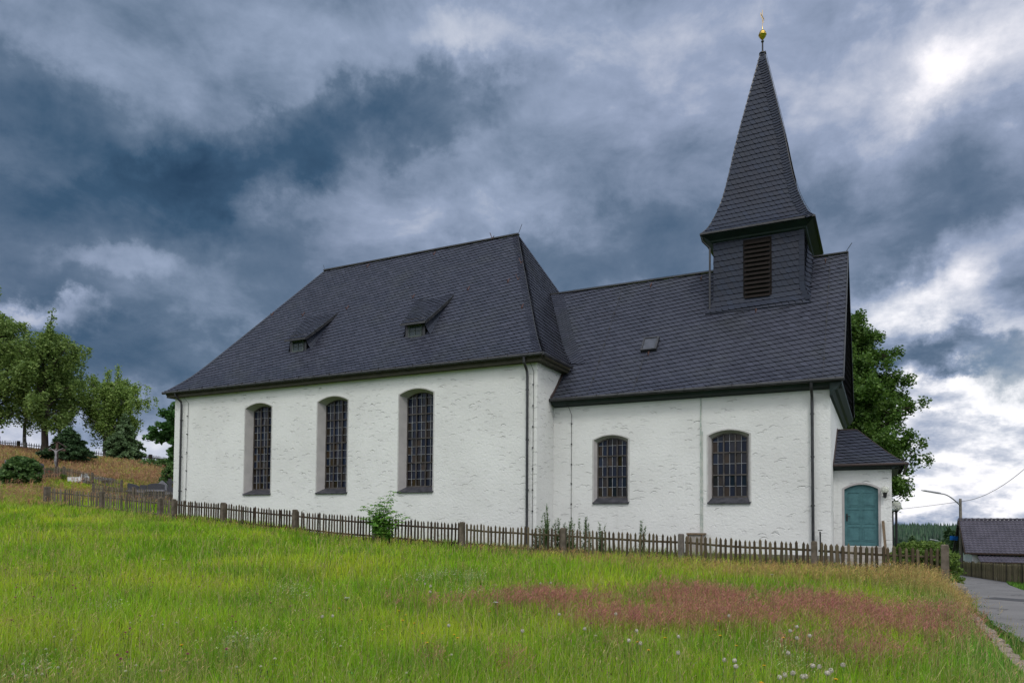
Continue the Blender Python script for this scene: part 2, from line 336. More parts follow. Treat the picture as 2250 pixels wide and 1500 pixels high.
def asphalt():
    mt, t = new_mat('worn_asphalt'); o = tc(t)
    n = t.n('ShaderNodeTexNoise', Vector=o, Scale=0.5, Detail=6.0, Roughness=0.6).outputs['Fac']
    f = t.n('ShaderNodeTexNoise', Vector=o, Scale=38.0, Detail=4.0, Roughness=0.7).outputs['Fac']
    k = t.mix(t.smooth(n, 0.35, 0.65), (0.175, 0.172, 0.172), (0.135, 0.133, 0.135))
    k = t.mix(t.smooth(f, 0.40, 0.75, 0.0, 0.75), k, (0.21, 0.205, 0.20))
    vo = t.n('ShaderNodeTexVoronoi', _feature='DISTANCE_TO_EDGE', Vector=t.vm('ADD', o, t.n('ShaderNodeTexNoise', Vector=o, Scale=2.0).outputs['Color']), Scale=0.35).outputs['Distance']
    k = t.mix(t.smooth(vo, 0.0, 0.018, 0.8, 0.0), k, (0.04, 0.04, 0.042))
    out(t, t.n('ShaderNodeBsdfPrincipled', Base__Color=k, Roughness=0.85, Specular__IOR__Level=0.3, Normal=bump(t, f, 0.5, 0.01)).outputs[0]); return mt
M['asphalt'] = asphalt()
M['asphalt_patch'] = simple('asphalt_patch', (0.052, 0.052, 0.056), 0.85, (0.07, 0.07, 0.075), 12.0)
def ground_mat():
    mt, t = new_mat('meadow_ground'); o = tc(t)
    a = t.n('ShaderNodeAttribute', _attribute_name='tint').outputs['Color']
    n = t.n('ShaderNodeTexNoise', Vector=o, Scale=7.0, Detail=7.0, Roughness=0.7).outputs['Fac']
    k = t.mix(t.smooth(n, 0.3, 0.7, 0.0, 0.6), a, t.mix(1.0, a, (0.55, 0.55, 0.5, 1), 'MULTIPLY'))
    out(t, t.n('ShaderNodeBsdfPrincipled', Base__Color=k, Roughness=0.95, Specular__IOR__Level=0.1, Normal=bump(t, n, 0.8, 0.08)).outputs[0]); return mt
M['ground'] = ground_mat()

# ------------------------------------------------------------------ object helpers
def tag(o, label=None, cat=None, group=None, kind=None):
    if label: o['label'] = label
    if cat: o['category'] = cat
    if group: o['group'] = group
    if kind: o['kind'] = kind
    return o
def empty(name, loc, label, cat, group=None, rz=0.0):
    o = bpy.data.objects.new(name, None); COL.objects.link(o); o.location = loc; o.rotation_euler = (0, 0, rz)
    o.empty_display_size = 0.2
    return tag(o, label, cat, group)
def wloc(o):
    v = Vector((0, 0, 0))
    while o is not None: v = v + o.location; o = o.parent
    return v

class MB:
    """collects faces in world coordinates and builds ONE mesh object"""
    def __init__(s): s.v = []; s.f = []; s.mi = []
    def add(s, vs, fs, mi=0):
        b = len(s.v); s.v.extend(tuple(p) for p in vs)
        for f in fs: s.f.append(tuple(b + i for i in f)); s.mi.append(mi)
        return s
    def poly(s, pts, mi=0): return s.add(pts, [tuple(range(len(pts)))], mi)
    def box(s, x0, x1, y0, y1, z0, z1, mi=0):
        return s.add([(x0, y0, z0), (x1, y0, z0), (x1, y1, z0), (x0, y1, z0), (x0, y0, z1), (x1, y0, z1), (x1, y1, z1), (x0, y1, z1)],
                     [(0, 3, 2, 1), (4, 5, 6, 7), (0, 1, 5, 4), (1, 2, 6, 5), (2, 3, 7, 6), (3, 0, 4, 7)], mi)
    def bar(s, a, b, w, h=None, mi=0, up=Vector((0, 0, 1))):
        """rectangular bar from a to b, w across, h along `up`"""
        a = Vector(a); b = Vector(b); h = h or w; dd = (b - a).normalized()
        sd_ = dd.cross(up)
        if sd_.length < 1e-4: sd_ = dd.cross(Vector((1, 0, 0)))
        sd_.normalize(); u2 = sd_.cross(dd).normalized()
        P = []
        for c in (a, b):
            for sx_, sz_ in ((-1, -1), (1, -1), (1, 1), (-1, 1)): P.append(c + sd_ * (sx_ * w / 2) + u2 * (sz_ * h / 2))
        return s.add(P, [(3, 2, 1, 0), (4, 5, 6, 7), (0, 1, 5, 4), (1, 2, 6, 5), (2, 3, 7, 6), (3, 0, 4, 7)], mi)
    def tube(s, path, rad, n=8, mi=0, caps=True):
        path = [Vector(p) for p in path]
        if not hasattr(rad, '__len__'): rad = [rad] * len(path)
        rings = []; ref = Vector((0.13, 0.21, 0.97))
        for i, p in enumerate(path):
            dd = (path[min(i + 1, len(path) - 1)] - path[max(i - 1, 0)]).normalized()
            if abs(dd.dot(ref)) > 0.97: ref = Vector((0.9, 0.3, 0.1))
            a = dd.cross(ref).normalized(); b = dd.cross(a)
            rings.append([p + (a * math.cos(2 * math.pi * k / n) + b * math.sin(2 * math.pi * k / n)) * rad[i] for k in range(n)])
        V = [q for r_ in rings for q in r_]; F = []
        for i in range(len(rings) - 1):
            for k in range(n):
                F.append((i * n + k, i * n + (k + 1) % n, (i + 1) * n + (k + 1) % n, (i + 1) * n + k))
        if caps: F.append(tuple(range(n))[::-1]); F.append(tuple((len(rings) - 1) * n + k for k in range(n)))
        return s.add(V, F, mi)
    def lathe(s, c, prof, n=20, mi=0):
        V = []; F = []
        for (r_, z) in prof:
            for k in range(n): V.append((c[0] + r_ * math.cos(2 * math.pi * k / n), c[1] + r_ * math.sin(2 * math.pi * k / n), c[2] + z))
        for i in range(len(prof) - 1):
            for k in range(n): F.append((i * n + k, i * n + (k + 1) % n, (i + 1) * n + (k + 1) % n, (i + 1) * n + k))
        return s.add(V, F, mi)
    def prism(s, poly, vec, mi=0):
        n = len(poly); vec = Vector(vec); P = [Vector(p) for p in poly]; Q = [p + vec for p in P]
        F = [tuple(range(n)), tuple(range(2 * n - 1, n - 1, -1))] + [(i, (i + 1) % n, n + (i + 1) % n, n + i) for i in range(n)]
        return s.add(P + Q, F, mi)
    def build(s, name, mats, parent=None, smooth=False, local=False):
        if not isinstance(mats, (list, tuple)): mats = [mats]
        off = wloc(parent) if (parent is not None and not local) else Vector((0, 0, 0))
        me = bpy.data.meshes.new(name)
        me.from_pydata([(p[0] - off.x, p[1] - off.y, p[2] - off.z) for p in s.v], [], s.f)
        for mt in mats: me.materials.append(mt)
        if len(mats) > 1: me.polygons.foreach_set('material_index', s.mi)
        if smooth: me.polygons.foreach_set('use_smooth', [True] * len(me.polygons))
        me.update()
        o = bpy.data.objects.new(name, me); COL.objects.link(o)
        if parent is not None: o.parent = parent
        return o

def np_mesh(name, V, loops, sizes, mat, parent=None, tint=None, off=None):
    me = bpy.data.meshes.new(name)
    me.vertices.add(len(V)); me.vertices.foreach_set('co', np.ascontiguousarray(V, dtype=np.float32).ravel())
    me.loops.add(len(loops)); me.loops.foreach_set('vertex_index', loops.astype(np.int32))
    me.polygons.add(len(sizes)); st = np.concatenate(([0], np.cumsum(sizes)[:-1])).astype(np.int32)
    me.polygons.foreach_set('loop_start', st)
    try: me.polygons.foreach_set('loop_total', sizes.astype(np.int32))
    except Exception: pass
    me.update(calc_edges=True)
    if tint is not None:
        at = me.color_attributes.new('tint', 'FLOAT_COLOR', 'POINT')
        c4 = np.ones((len(V), 4), dtype=np.float32); c4[:, :3] = tint
        at.data.foreach_set('color', c4.ravel())
    me.materials.append(mat)
    o = bpy.data.objects.new(name, me); COL.objects.link(o)
    if parent is not None: o.parent = parent
    return o

# ------------------------------------------------------------------ terrain
def road_z(y): return -0.72 - 0.036 * y
def road_l(y):       # left edge x of the road
    return float(np.interp(y, [-60, -12, -6, 0, 10, 30, 40, 60, 90], [34.3, 33.95, 33.9, 34.0, 34.6, 36.1, 37.0, 38.8, 41.5]))
def road_r(y):
    return float(np.interp(y, [-60, -12, 0, 10, 16, 22, 30, 40, 60, 90], [38.2, 38.0, 37.8, 37.5, 37.5, 37.8, 38.6, 39.8, 42, 45]))
CP = []
for x, z in ((-5.8, 2.28), (-1.5, 2.0), (2.6, 1.66), (6.5, 1.40), (10.5, 1.10), (14.65, .84), (18.4, .64), (22.25, .47), (26.2, .32), (30, .14), (33.2, .02)):
    CP.append((x, -2.6, z))
CP += [(31.7, -25, 0.0), (23, -20, -0.05), (33, -18, -0.05), (33, -10, -0.1), (12, -14, .55), (0, -10, 1.55), (-17, 1.2, 3.25), (-12, -6, 2.7), (27, -10, .0), (20, -9, .35),
       (0, 0, 1.9), (10, 1, 1.15), (20, 1, .66), (30, 1, .32), (31, 6, .5), (10, 14, 1.7), (30, 14, .0), (-5, 5, 2.4), (-14, 14, 2.75), (-22.5, 13, 3.75), (-32.7, 12.5, 4.65),
       (31.5, 9, .25), (32.6, 1, -.05), (50, 0, -.9), (50, 20, -1.6), (45, -25, .1), (40, 60, -3.6), (60, 60, -4.2), (38.5, 79, -5.2), (20, 60, -2.5), (30, 32, -1.2),
       (37, 47, -2.4), (0, 60, 1.0), (-30, 9.4, 4.45), (-20, 45, 3.4)]
for px, py, D in ((92, 1000, 82), (0, 985, 80), (228, 1012, 85), (330, 1022, 82), (385, 1035, 78), (148, 1014, 75), (124, 1040, 62), (0, 988, 92), (240, 1050, 66), (330, 1062, 64)):
    p = spot(px, py, D); CP.append((p.x, p.y, p.z))
CP += [(-95, 62, 8.5), (-60, 55, 7.2), (-40, 60, 4.5), (-70, 0, 9.2), (-60, -40, 7.0), (-20, -40, 3.2), (30, -55, 0.3), (-110, 20, 12.5)]
for px, py, D in ((2050, 1210, 330), (2050, 1185, 480), (1800, 1185, 480), (2300, 1190, 480), (1500, 1180, 480), (700, 1150, 480)):
    p = spot(px, py, D); CP.append((p.x, p.y, p.z))
CP += [(60, 200, -16), (-40, 200, -10), (160, 160, -16), (-260, 150, 2), (400, 0, -12), (-300, -300, 4), (300, -300, -6), (600, 700, -2), (-600, 700, 4), (0, 900, 2)]
CPA = np.array(CP, dtype=float)
def _k(r2): return np.where(r2 > 1e-9, 0.5 * r2 * np.log(r2 + 1e-12), 0.0)
_n = len(CPA); _A = np.zeros((_n + 3, _n + 3))
_d2 = (CPA[:, None, 0] - CPA[None, :, 0]) ** 2 + (CPA[:, None, 1] - CPA[None, :, 1]) ** 2
_A[:_n, :_n] = _k(_d2) + np.eye(_n) * 6.0
_A[:_n, _n] = 1; _A[:_n, _n + 1:] = CPA[:, :2]; _A[_n:, :_n] = _A[:_n, _n:].T
_w = np.linalg.solve(_A, np.concatenate([CPA[:, 2], [0, 0, 0]]))
def TZ(x, y):
    x = np.atleast_1d(np.asarray(x, float)); y = np.atleast_1d(np.asarray(y, float))
    o = np.empty(len(x))
    for s in range(0, len(x), 20000):
        xs = np.clip(x[s:s + 20000], -650, 650); ys = np.clip(y[s:s + 20000], -350, 900)
        r2 = (xs[:, None] - CPA[None, :, 0]) ** 2 + (ys[:, None] - CPA[None, :, 1]) ** 2
        o[s:s + 20000] = _k(r2) @ _w[:_n] + _w[_n] + xs * _w[_n + 1] + ys * _w[_n + 2]
    # the road lies in a cut beside the meadow
    rl = np.interp(y, [-60, -12, -6, 0, 10, 30, 40, 60, 90], [34.3, 33.95, 33.9, 34.0, 34.6, 36.1, 37.0, 38.8, 41.5])
    rr = np.interp(y, [-60, -12, 0, 10, 16, 22, 30, 40, 60, 90], [38.2, 38.0, 37.8, 37.5, 37.5, 37.8, 38.6, 39.8, 42, 45])
    dist = np.maximum(np.maximum(rl - 0.35 - x, x - rr - 0.2), 0.0)
    wl = np.where(x < rl, 0.55 + 0.25 * np.clip((y + 12) / 10, 0, 1), 2.5)
    b = np.clip(1 - dist / wl, 0, 1); b = b * b * (3 - 2 * b)
    b = b * np.clip((y + 62) / 15, 0, 1) * np.clip((105 - y) / 25, 0, 1)
    rz = -0.72 - 0.036 * y - 0.06
    return o * (1 - b) + rz * b
def tz(x, y): return float(TZ([x], [y])[0])

# value noise for colour patches
_G = rng.random((256, 256))
def vn(x, y, s):
    x = np.asarray(x) / s; y = np.asarray(y) / s
    xi = np.floor(x).astype(int); yi = np.floor(y).astype(int); fx = x - xi; fy = y - yi
    fx = fx * fx * (3 - 2 * fx); fy = fy * fy * (3 - 2 * fy)
    g = lambda a, b: _G[a % 256, b % 256]
    return (g(xi, yi) * (1 - fx) + g(xi + 1, yi) * fx) * (1 - fy) + (g(xi, yi + 1) * (1 - fx) + g(xi + 1, yi + 1) * fx) * fy
def fbm(x, y, s): return (vn(x, y, s) + 0.5 * vn(x + 37, y + 11, s / 2) + 0.25 * vn(x + 71, y + 53, s / 4)) / 1.75

def ground_hit(px, py, h=0.3):
    D = 12.0
    for _ in range(25):
        p = spot(px, py, D); g = tz(p.x, p.y) + h
        dz = ray(px, py).z
        D = max(3.0, min(70, D + (g - p.z) / min(dz, -0.02) * 0.6))
    return spot(px, py, D), D
REDS = []
for (px, py, rx, ry, a) in ((1240, 1306, 150, 17, 1.0), (1530, 1298, 120, 22, 1.1), (1560, 1345, 190, 18, .9), (1820, 1322, 170, 26, 1.0), (1930, 1370, 150, 26, .9), (1800, 1400, 130, 18, .6),
                            (1370, 1345, 140, 15, .8), (960, 1308, 110, 13, .4), (1700, 1318, 130, 15, .6), (1110, 1440, 90, 20, .3), (560, 1180, 120, 16, .35), (120, 1185, 160, 14, .5),
                            (1330, 1400, 80, 14, .45), (940, 1430, 60, 18, .3), (2040, 1330, 80, 20, .5), (1900, 1420, 150, 16, .5)):
    p, D = ground_hit(px, py)
    REDS.append((p.x, p.y, rx * D / FPX, ry * D * D / (FPX * 1.45), a))
def red_field(x, y):
    # ellipses are oriented with the meadow seen from the south east
    v = np.zeros(len(x)); c, s = math.cos(-YAW), math.sin(-YAW)
    for (cx, cy, ra, rb, a) in REDS:
        dx = x - cx; dy = y - cy
        u_ = dx * _cy - dy * _sy; w_ = dx * _sy + dy * _cy
        v += a * np.exp(-((u_ / ra) ** 2 + (w_ / rb) ** 2) * 1.2)
    v *= np.clip(2.3 * fbm(x, y, 1.1) - .15, .15, 1.7)
    return np.clip(v, 0, 1)
def straw_field(x, y):       # tall dry grass along the fence
    along = np.clip((x - 20) / 9, 0, 1)
    v = np.exp(-((y + 3.9) / 1.5) ** 2) * along * (0.6 + 0.8 * fbm(x, y, 1.5))
    v += 0.55 * np.exp(-(((x + 6.5) / 1.8) ** 2 + ((y + 2.9) / 1.0) ** 2))
    v += 0.30 * np.exp(-((y + 3.1) / 0.6) ** 2) * (1 - along)
    v += 0.7 * np.exp(-(((x - 33.0) / 1.0) ** 2 + ((y + 4.5) / 2.6) ** 2))
    return np.clip(v, 0, 1)
def hill_field(x, y):
    h = TZ(x, y)
    return np.clip((-14 - x) / 8, 0, 1) * np.clip((h - 4.2) / 1.6, 0, 1) * np.clip((y + 10) / 12, 0, 1)
GREEN = np.array((0.260, 0.440, 0.024)); GREEN2 = np.array((0.400, 0.520, 0.036)); GREEN3 = np.array((0.140, 0.310, 0.018))
TAN = np.array((0.46, 0.37, 0.16)); RED = np.array((0.43, 0.185, 0.155)); HILL = np.array((0.42, 0.33, 0.13)); HILLRED = np.array((0.31, 0.18, 0.105))
def L3(a, b, t): return a * (1 - t)[:, None] + b * t[:, None]
def ground_tint(x, y):
    n = fbm(x, y, 3.2); n2 = fbm(x + 90, y + 40, 1.0)
    c = L3(np.tile(GREEN, (len(x), 1)), GREEN2, np.clip((n - .4) * 3, 0, 1))
    c = L3(c, GREEN3, np.clip((n2 - .48) * 4, 0, .85))
    c = L3(c, TAN, np.clip((fbm(x + 20, y + 70, 6) - .5) * 1.6, 0, .45) * np.clip((8 - x) / 25 + .25, 0, 1))
    # flower-brown haze on the far left meadow and the hill
    far = np.clip((-4 - x) / 8, 0, 1) * np.clip((fbm(x, y, 3.0) - .38) * 3, 0, 1)
    c = L3(c, HILLRED * 1.0, far * .55)
    hf = hill_field(x, y)
    hc = L3(np.tile(HILL, (len(x), 1)), HILLRED, np.clip((fbm(x, y, 9.0) - .42) * 4, 0, 1))
    hc = L3(hc, GREEN2 * .95, np.clip((fbm(x + 55, y, 7.0) - .56) * 5, 0, .8))
    c = L3(c, hc, hf * .92)
    fenceside = np.exp(-((y + 3.3) / .8) ** 2) * np.clip((22 - x) / 10, 0, 1)
    c = L3(c, GREEN3 * .85, fenceside * .5)
    yard = np.clip((y + 2.35) / .4, 0, 1) * np.clip((x - 14) / 6, 0, 1) * np.clip((34 - x), 0, 1) * np.clip((14 - y), 0, 1)
    c = L3(c, np.tile(np.array((0.115, 0.115, 0.055)), (len(x), 1)), yard * .8)
    verge = np.clip((x - 31.9) / 1.0, 0, 1) * np.clip((-3.5 - y) / 2, 0, 1)
    c = L3(c, np.tile(np.array((0.13, 0.34, 0.04)), (len(x), 1)), verge * .85)
    return c

def nonuni(lo, hi, dense_lo, dense_hi, step, growth=1.22):
    a = list(np.arange(dense_lo, dense_hi + 1e-6, step)); s = step
    while a[-1] < hi: s *= growth; a.append(a[-1] + s)
    s = step
    while a[0] > lo: s *= growth; a.insert(0, a[0] - s)
    return np.array(a)
gx = nonuni(-4200, 4200, 29, 41, 0.3, 1.10)
gx = np.unique(np.concatenate([gx[(gx < -90) | (gx > 41)], np.arange(-90, 29, 1.0), np.arange(29, 41.01, 0.25)]))
gy = np.unique(np.concatenate([nonuni(-3000, 5200, -32, 100, 1.0, 1.15)]))
XX, YY = np.meshgrid(gx, gy, indexing='ij'); fx_ = XX.ravel(); fy_ = YY.ravel()
ZZ = TZ(fx_, fy_) - 0.03
nx_, ny_ = len(gx), len(gy)
idx = np.arange(nx_ * ny_).reshape(nx_, ny_)
q = np.stack([idx[:-1, :-1], idx[1:, :-1], idx[1:, 1:], idx[:-1, 1:]], -1).reshape(-1, 4)
tint = ground_tint(fx_, fy_) * 0.42
farm = np.clip((np.hypot(fx_ - 30, fy_) - 130) / 120, 0, 1)
tint = L3(tint, np.tile(np.array((0.022, 0.045, 0.020)), (len(fx_), 1)), farm)
# trodden yard between fence and church
ground = np_mesh('ground', np.stack([fx_, fy_, ZZ], 1), q.ravel(), np.full(len(q), 4), M['ground'], tint=tint)
ground['kind'] = 'structure'
ground.data.polygons.foreach_set('use_smooth', [True] * len(ground.data.polygons))

# road
rb = MB(); ys = list(np.arange(-60, 90.1, 1.0))
for a, b in zip(ys[:-1], ys[1:]):
    rb.poly([(road_l(a), a, road_z(a)), (road_r(a), a, road_z(a)), (road_r(b), b, road_z(b)), (road_l(b), b, road_z(b))])
tag(rb.build('road', M['asphalt']), kind='structure')
pb = MB()
pts = [(34.9, 5.6), (36.0, 4.4), (37.2, 3.6), (37.6, 4.6), (36.4, 6.2), (35.4, 7.0)]
pb.poly([(x, y, road_z(y) + .004) for x, y in pts])
pts = [(36.5, -9.0), (37.6, -9.2), (37.6, -5), (36.7, -5.2)]
pb.poly([(x, y, road_z(y) + .004) for x, y in pts])
tag(pb.build('road_patch', M['asphalt_patch']), kind='structure')
# row of kerb stones sunk in the verge
for i in range(34):
    y = -13.8 + i * 0.32
    x = float(np.interp(y, [-14, -12.25, -7.5, -5.26, -3], [33.45, 33.42, 33.62, 33.68, 33.74])) + random.uniform(-.02, .02)
    z = road_z(y) + 0.0 + random.uniform(-.012, .012)
    w2, l2, h2 = random.uniform(.09, .12), .143, .16
    kb = MB(); pr = []
    for (a, b) in ((-1, -1), (1, -1), (1, 1), (-1, 1)):
        pr.append((x + a * w2 + random.uniform(-.02, .02), y + b * l2 + random.uniform(-.015, .015), z - h2))
    tp = [(p[0] - (p[0] - x) * .12, p[1] - (p[1] - y) * .10, z + random.uniform(0, .02)) for p in pr]
    kb.add(pr + tp, [(4, 5, 6, 7), (0, 1, 5, 4), (1, 2, 6, 5), (2, 3, 7, 6), (3, 0, 4, 7)])
    tag(kb.build('kerb_stone', M['kerb']), 'pale flat kerb stone sunk in the grass verge beside the asphalt road', 'kerb stone', 'kerb stones along the road edge')
M['wire'] = simple('zinc_wire', (0.05, 0.05, 0.055), 0.6)
# ================================================================== CHURCH
church = empty('church', (15.0, 6.2, 0.6), 'white plastered village church with dark slate hipped nave, lower chancel and square slate belfry', 'church')
NL, NW = 20.0, 12.374
CX1, CY0, CY1 = 30.184, 1.558, 10.816

class Prof:
    def __init__(s, pts):
        # smooth the kinks a little
        P = [np.array(p, float) for p in pts]
        for _ in range(2):
            Q = [P[0]]
            for a, b in zip(P[:-1], P[1:]): Q += [a * .75 + b * .25, a * .25 + b * .75]
            Q.append(P[-1]); P = Q
        P = np.array(P); s.h = P[:, 0]; s.z = P[:, 1]
        s.s = np.concatenate(([0], np.cumsum(np.hypot(np.diff(s.h), np.diff(s.z))))); s.len = s.s[-1]
    def H(s, v): return float(np.interp(v, s.s, s.h))
    def Z(s, v): return float(np.interp(v, s.s, s.z))
    def h_at(s, z): return float(np.interp(z, s.z, s.h) if s.z[-1] > s.z[0] else 0)
    def scaled(s, k):
        o = Prof.__new__(Prof); o.h = s.h * k; o.z = s.z
        o.s = np.concatenate(([0], np.cumsum(np.hypot(np.diff(o.h), np.diff(o.z))))); o.len = o.s[-1]; return o

def clip_half(P, ax, ay, bx, by):
    """keep the part of polygon P to the left of a->b"""
    o = []; n = len(P)
    for i in range(n):
        p = P[i]; q = P[(i + 1) % n]
        sp = (bx - ax) * (p[1] - ay) - (by - ay) * (p[0] - ax); sq = (bx - ax) * (q[1] - ay) - (by - ay) * (q[0] - ax)
        if sp >= 0: o.append(p)
        if (sp >= 0) != (sq >= 0):
            k = sp / (sp - sq); o.append(tuple(p[j] + (q[j] - p[j]) * k for j in range(3)))
    return o

def slates(mb, fn, v0, v1, left, right, w=0.215, h=0.265, ang=10, lift=0.042, thick=0.032, bev=0.019):
    a = R(ang); ca, sa = math.cos(a), math.sin(a)
    us = [left(v0), left(v1), right(v0), right(v1)]; umin, umax = min(us) - .5, max(us) + .5
    # bounding range in the rotated frame
    cs = [(u * ca + v * sa, -u * sa + v * ca) for u in (umin, umax) for v in (v0, v1)]
    i0, i1 = int(min(c[0] for c in cs) / w) - 2, int(max(c[0] for c in cs) / w) + 2
    j0, j1 = int(min(c[1] for c in cs) / h) - 2, int(max(c[1] for c in cs) / h) + 2
    shape = [(0.02, 1.12), (0.03, 0.74), (0.13, 0.42), (0.32, 0.15), (0.60, 0.0), (1.36, 0.0), (1.30, 1.12)]
    for j in range(j0, j1):
        off = (j * 0.37) % 1.0; jit = random.uniform(-.05, .05)
        for i in range(i0, i1):
            cu, cv = (i + off + .5) * w, (j + .5) * h
            u_, v_ = cu * ca - cv * sa, cu * sa + cv * ca
            if v_ < v0 - h or v_ > v1 + h: continue
            vc = min(max(v_, v0), v1)
            L, Rr = left(vc), right(vc)
            if u_ < L - w * 1.3 or u_ > Rr + w * 1.3: continue
            jw = random.uniform(-.03, .03); jh = random.uniform(-.04, .04)
            P = []
            for (sx, sy) in shape:
                x = (i + off + sx + jw) * w; y = (j + sy + (jh if sy < .5 else 0)) * h
                P.append((x * ca - y * sa, x * sa + y * ca, sy + sx * .35))
            P = clip_half(P, -1e3, v0, 1e3, v0)
            if len(P) > 2: P = clip_half(P, 1e3, v1, -1e3, v1)
            va, vb = max(v0, vc - h), min(v1, vc + h)
            if vb - va > 1e-4:
                if len(P) > 2: P = clip_half(P, left(vb), vb, left(va), va)
                if len(P) > 2: P = clip_half(P, right(va), va, right(vb), vb)
            if len(P) < 3: continue
            area = 0.5 * abs(sum(P[k][0] * P[(k + 1) % len(P)][1] - P[(k + 1) % len(P)][0] * P[k][1] for k in range(len(P))))
            if area < w * h * .06: continue
            tl = random.uniform(-.004, .006)
            gxc = sum(q_[0] for q_ in P) / len(P); gyc = sum(q_[1] for q_ in P) / len(P)
            top = []; bot = []
            for (x, y, sy) in P:
                p, nrm = fn(x, y)
                k = lift * (1 - sy / 1.62) + tl * (1 - sy) + 0.004
                ex, ey = x - gxc, y - gyc; el2 = max(math.hypot(ex, ey), 1e-4)
                p2, _n = fn(x + ex / el2 * bev, y + ey / el2 * bev)
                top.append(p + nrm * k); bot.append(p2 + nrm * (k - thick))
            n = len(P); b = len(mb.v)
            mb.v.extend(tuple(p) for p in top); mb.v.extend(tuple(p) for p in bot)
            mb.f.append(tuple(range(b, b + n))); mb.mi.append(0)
            for k in range(n): mb.f.append((b + k, b + n + k, b + n + (k + 1) % n, b + (k + 1) % n)); mb.mi.append(1)  # dark bevel: weathered slate edge plus contact shadow put into its colour

def surf(fn0):
    def g(u, v):
        p = Vector(fn0(u, v)); e = 0.02
        du = Vector(fn0(u + e, v)) - p; dv = Vector(fn0(u, v + e)) - p
        return p, du.cross(dv).normalized()
    return g

# roof profiles: (run in from the eave, height)
PN = Prof([(0, 8.05), (0.45, 8.42), (0.95, 8.88), (1.6, 9.62), (2.2, 10.35), (6.487, 15.55)])
KE = (4.014 + .3) / 6.487
PE = PN.scaled(KE)
PC = Prof([(0, 6.50), (0.40, 6.86), (0.85, 7.33), (1.5, 8.09), (4.987, 12.363)])
PP = Prof([(0, 3.74), (0.5, 3.96), (1.1, 4.28), (2.75, 5.26)])
PS = Prof([(2.117, 13.26), (1.90, 13.47), (1.60, 14.18), (1.42, 14.75), (1.235, 15.55), (0.92, 17.35), (0.52, 19.2), (0.06, 21.35)])

def deck(mb, fn, v0, v1, left, right, nv=16, dn=-0.03, nu=2):
    """smooth underlay a little below the slates"""
    for k in range(nv):
        va, vb = v0 + (v1 - v0) * k / nv, v0 + (v1 - v0) * (k + 1) / nv
        for j in range(nu):
            P = []
            for (v, t) in ((va, j / nu), (va, (j + 1) / nu), (vb, (j + 1) / nu), (vb, j / nu)):
                u = left(v) + (right(v) - left(v)) * t; p, n_ = fn(u, v); P.append(p + n_ * dn)
            mb.poly(P)
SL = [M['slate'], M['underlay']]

# ---- nave roof
nfront = surf(lambda u, v: (u, -.3 + PN.H(v), PN.Z(v)))
nl = lambda v: -.3 + PN.H(v) * KE; nr = lambda v: NL + .3 - PN.H(v) * KE
neast = surf(lambda u, v: (NL + .3 - PE.H(v), u, PE.Z(v)))
el_ = lambda v: -.3 + PE.H(v) / KE; er_ = lambda v: NW + .3 - PE.H(v) / KE
nback = surf(lambda u, v: (NL - u, NW + .3 - PN.H(v), PN.Z(v)))
nwest = surf(lambda u, v: (-.3 + PE.H(v), NW - u, PE.Z(v)))
roof_n = MB()
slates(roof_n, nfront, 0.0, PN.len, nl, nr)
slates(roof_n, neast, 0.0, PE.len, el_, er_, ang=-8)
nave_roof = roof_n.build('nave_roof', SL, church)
und = MB()
deck(und, nfront, 0, PN.len, nl, nr); deck(und, neast, 0, PE.len, el_, er_)
deck(und, nback, 0, PN.len, nl, nr); deck(und, nwest, 0, PE.len, el_, er_)
und.box(-.3, NL + .3, -.3, NW + .3, 7.96, 8.02)
und.build('roof_deck', M['underlay'], nave_roof)
# hip bands: narrow overlapping slates running up each hip of the nave, and the ridge caps
def band(mb, path, nrm, side, width, step, lift=.035):
    """short slates laid across `path` (list of points) leaning to `side`"""
    path = [Vector(p) for p in path]
    L = [0.0]
    for a, b in zip(path[:-1], path[1:]): L.append(L[-1] + (b - a).length)
    s_ = 0.0
    while s_ < L[-1] - step * .5:
        k = max(i for i in range(len(L)) if L[i] <= s_ + 1e-9); k = min(k, len(path) - 2)
        dd = (path[k + 1] - path[k]).normalized(); p = path[k] + dd * (s_ - L[k])
        sv = Vector(side) - dd * Vector(side).dot(dd); sv.normalize(); n_ = sv.cross(dd).normalized()
        if n_.dot(Vector(nrm)) < 0: n_ = -n_
        w_ = width * random.uniform(.94, 1.06)
        a = p + n_ * (lift + .012); c = p + dd * step * 1.3 + n_ * .008
        sk = dd * (-.25 * step)
        P = [a, a + sv * w_ * .7 + sk, a + sv * w_ + sk * .3, c + sv * w_, c]
        Q = [x - n_ * .016 for x in P]; b = len(mb.v)
        mb.v.extend(tuple(x) for x in P + Q); n5 = 5
        mb.f.append(tuple(range(b, b + n5))); mb.mi.append(0)
        for i in range(n5): mb.f.append((b + i, b + n5 + i, b + n5 + (i + 1) % n5, b + (i + 1) % n5)); mb.mi.append(1)
        s_ += step
hb = MB()
def hipline(cx, sx, cy, sy, k, prof=PN, n=24):
    return [Vector((cx + sx * prof.H(v) * k, cy + sy * prof.H(v), prof.Z(v))) for v in np.linspace(0, prof.len, n)]
hr = hipline(NL + .3, -1, -.3, 1, KE); hl = hipline(-.3, 1, -.3, 1, KE); hbk = hipline(NL + .3, -1, NW + .3, -1, KE)
up_ = Vector((0, -.7, .7))
band(hb, hr, (0, -.7, .7), (-1, 0, 0), .26, .14); band(hb, hr, (.9, 0, .5), (0, 1, 0), .24, .14)
hb.build('hip_slates', SL, nave_roof)
hb = MB(); band(hb, hl, (0, -.7, .7), (1, 0, 0), .20, .14); hb.build('hip_slates', SL, nave_roof)
hb = MB(); band(hb, hbk, (.9, 0, .5), (0, -1, 0), .2, .14); hb.build('hip_slates', SL, nave_roof)
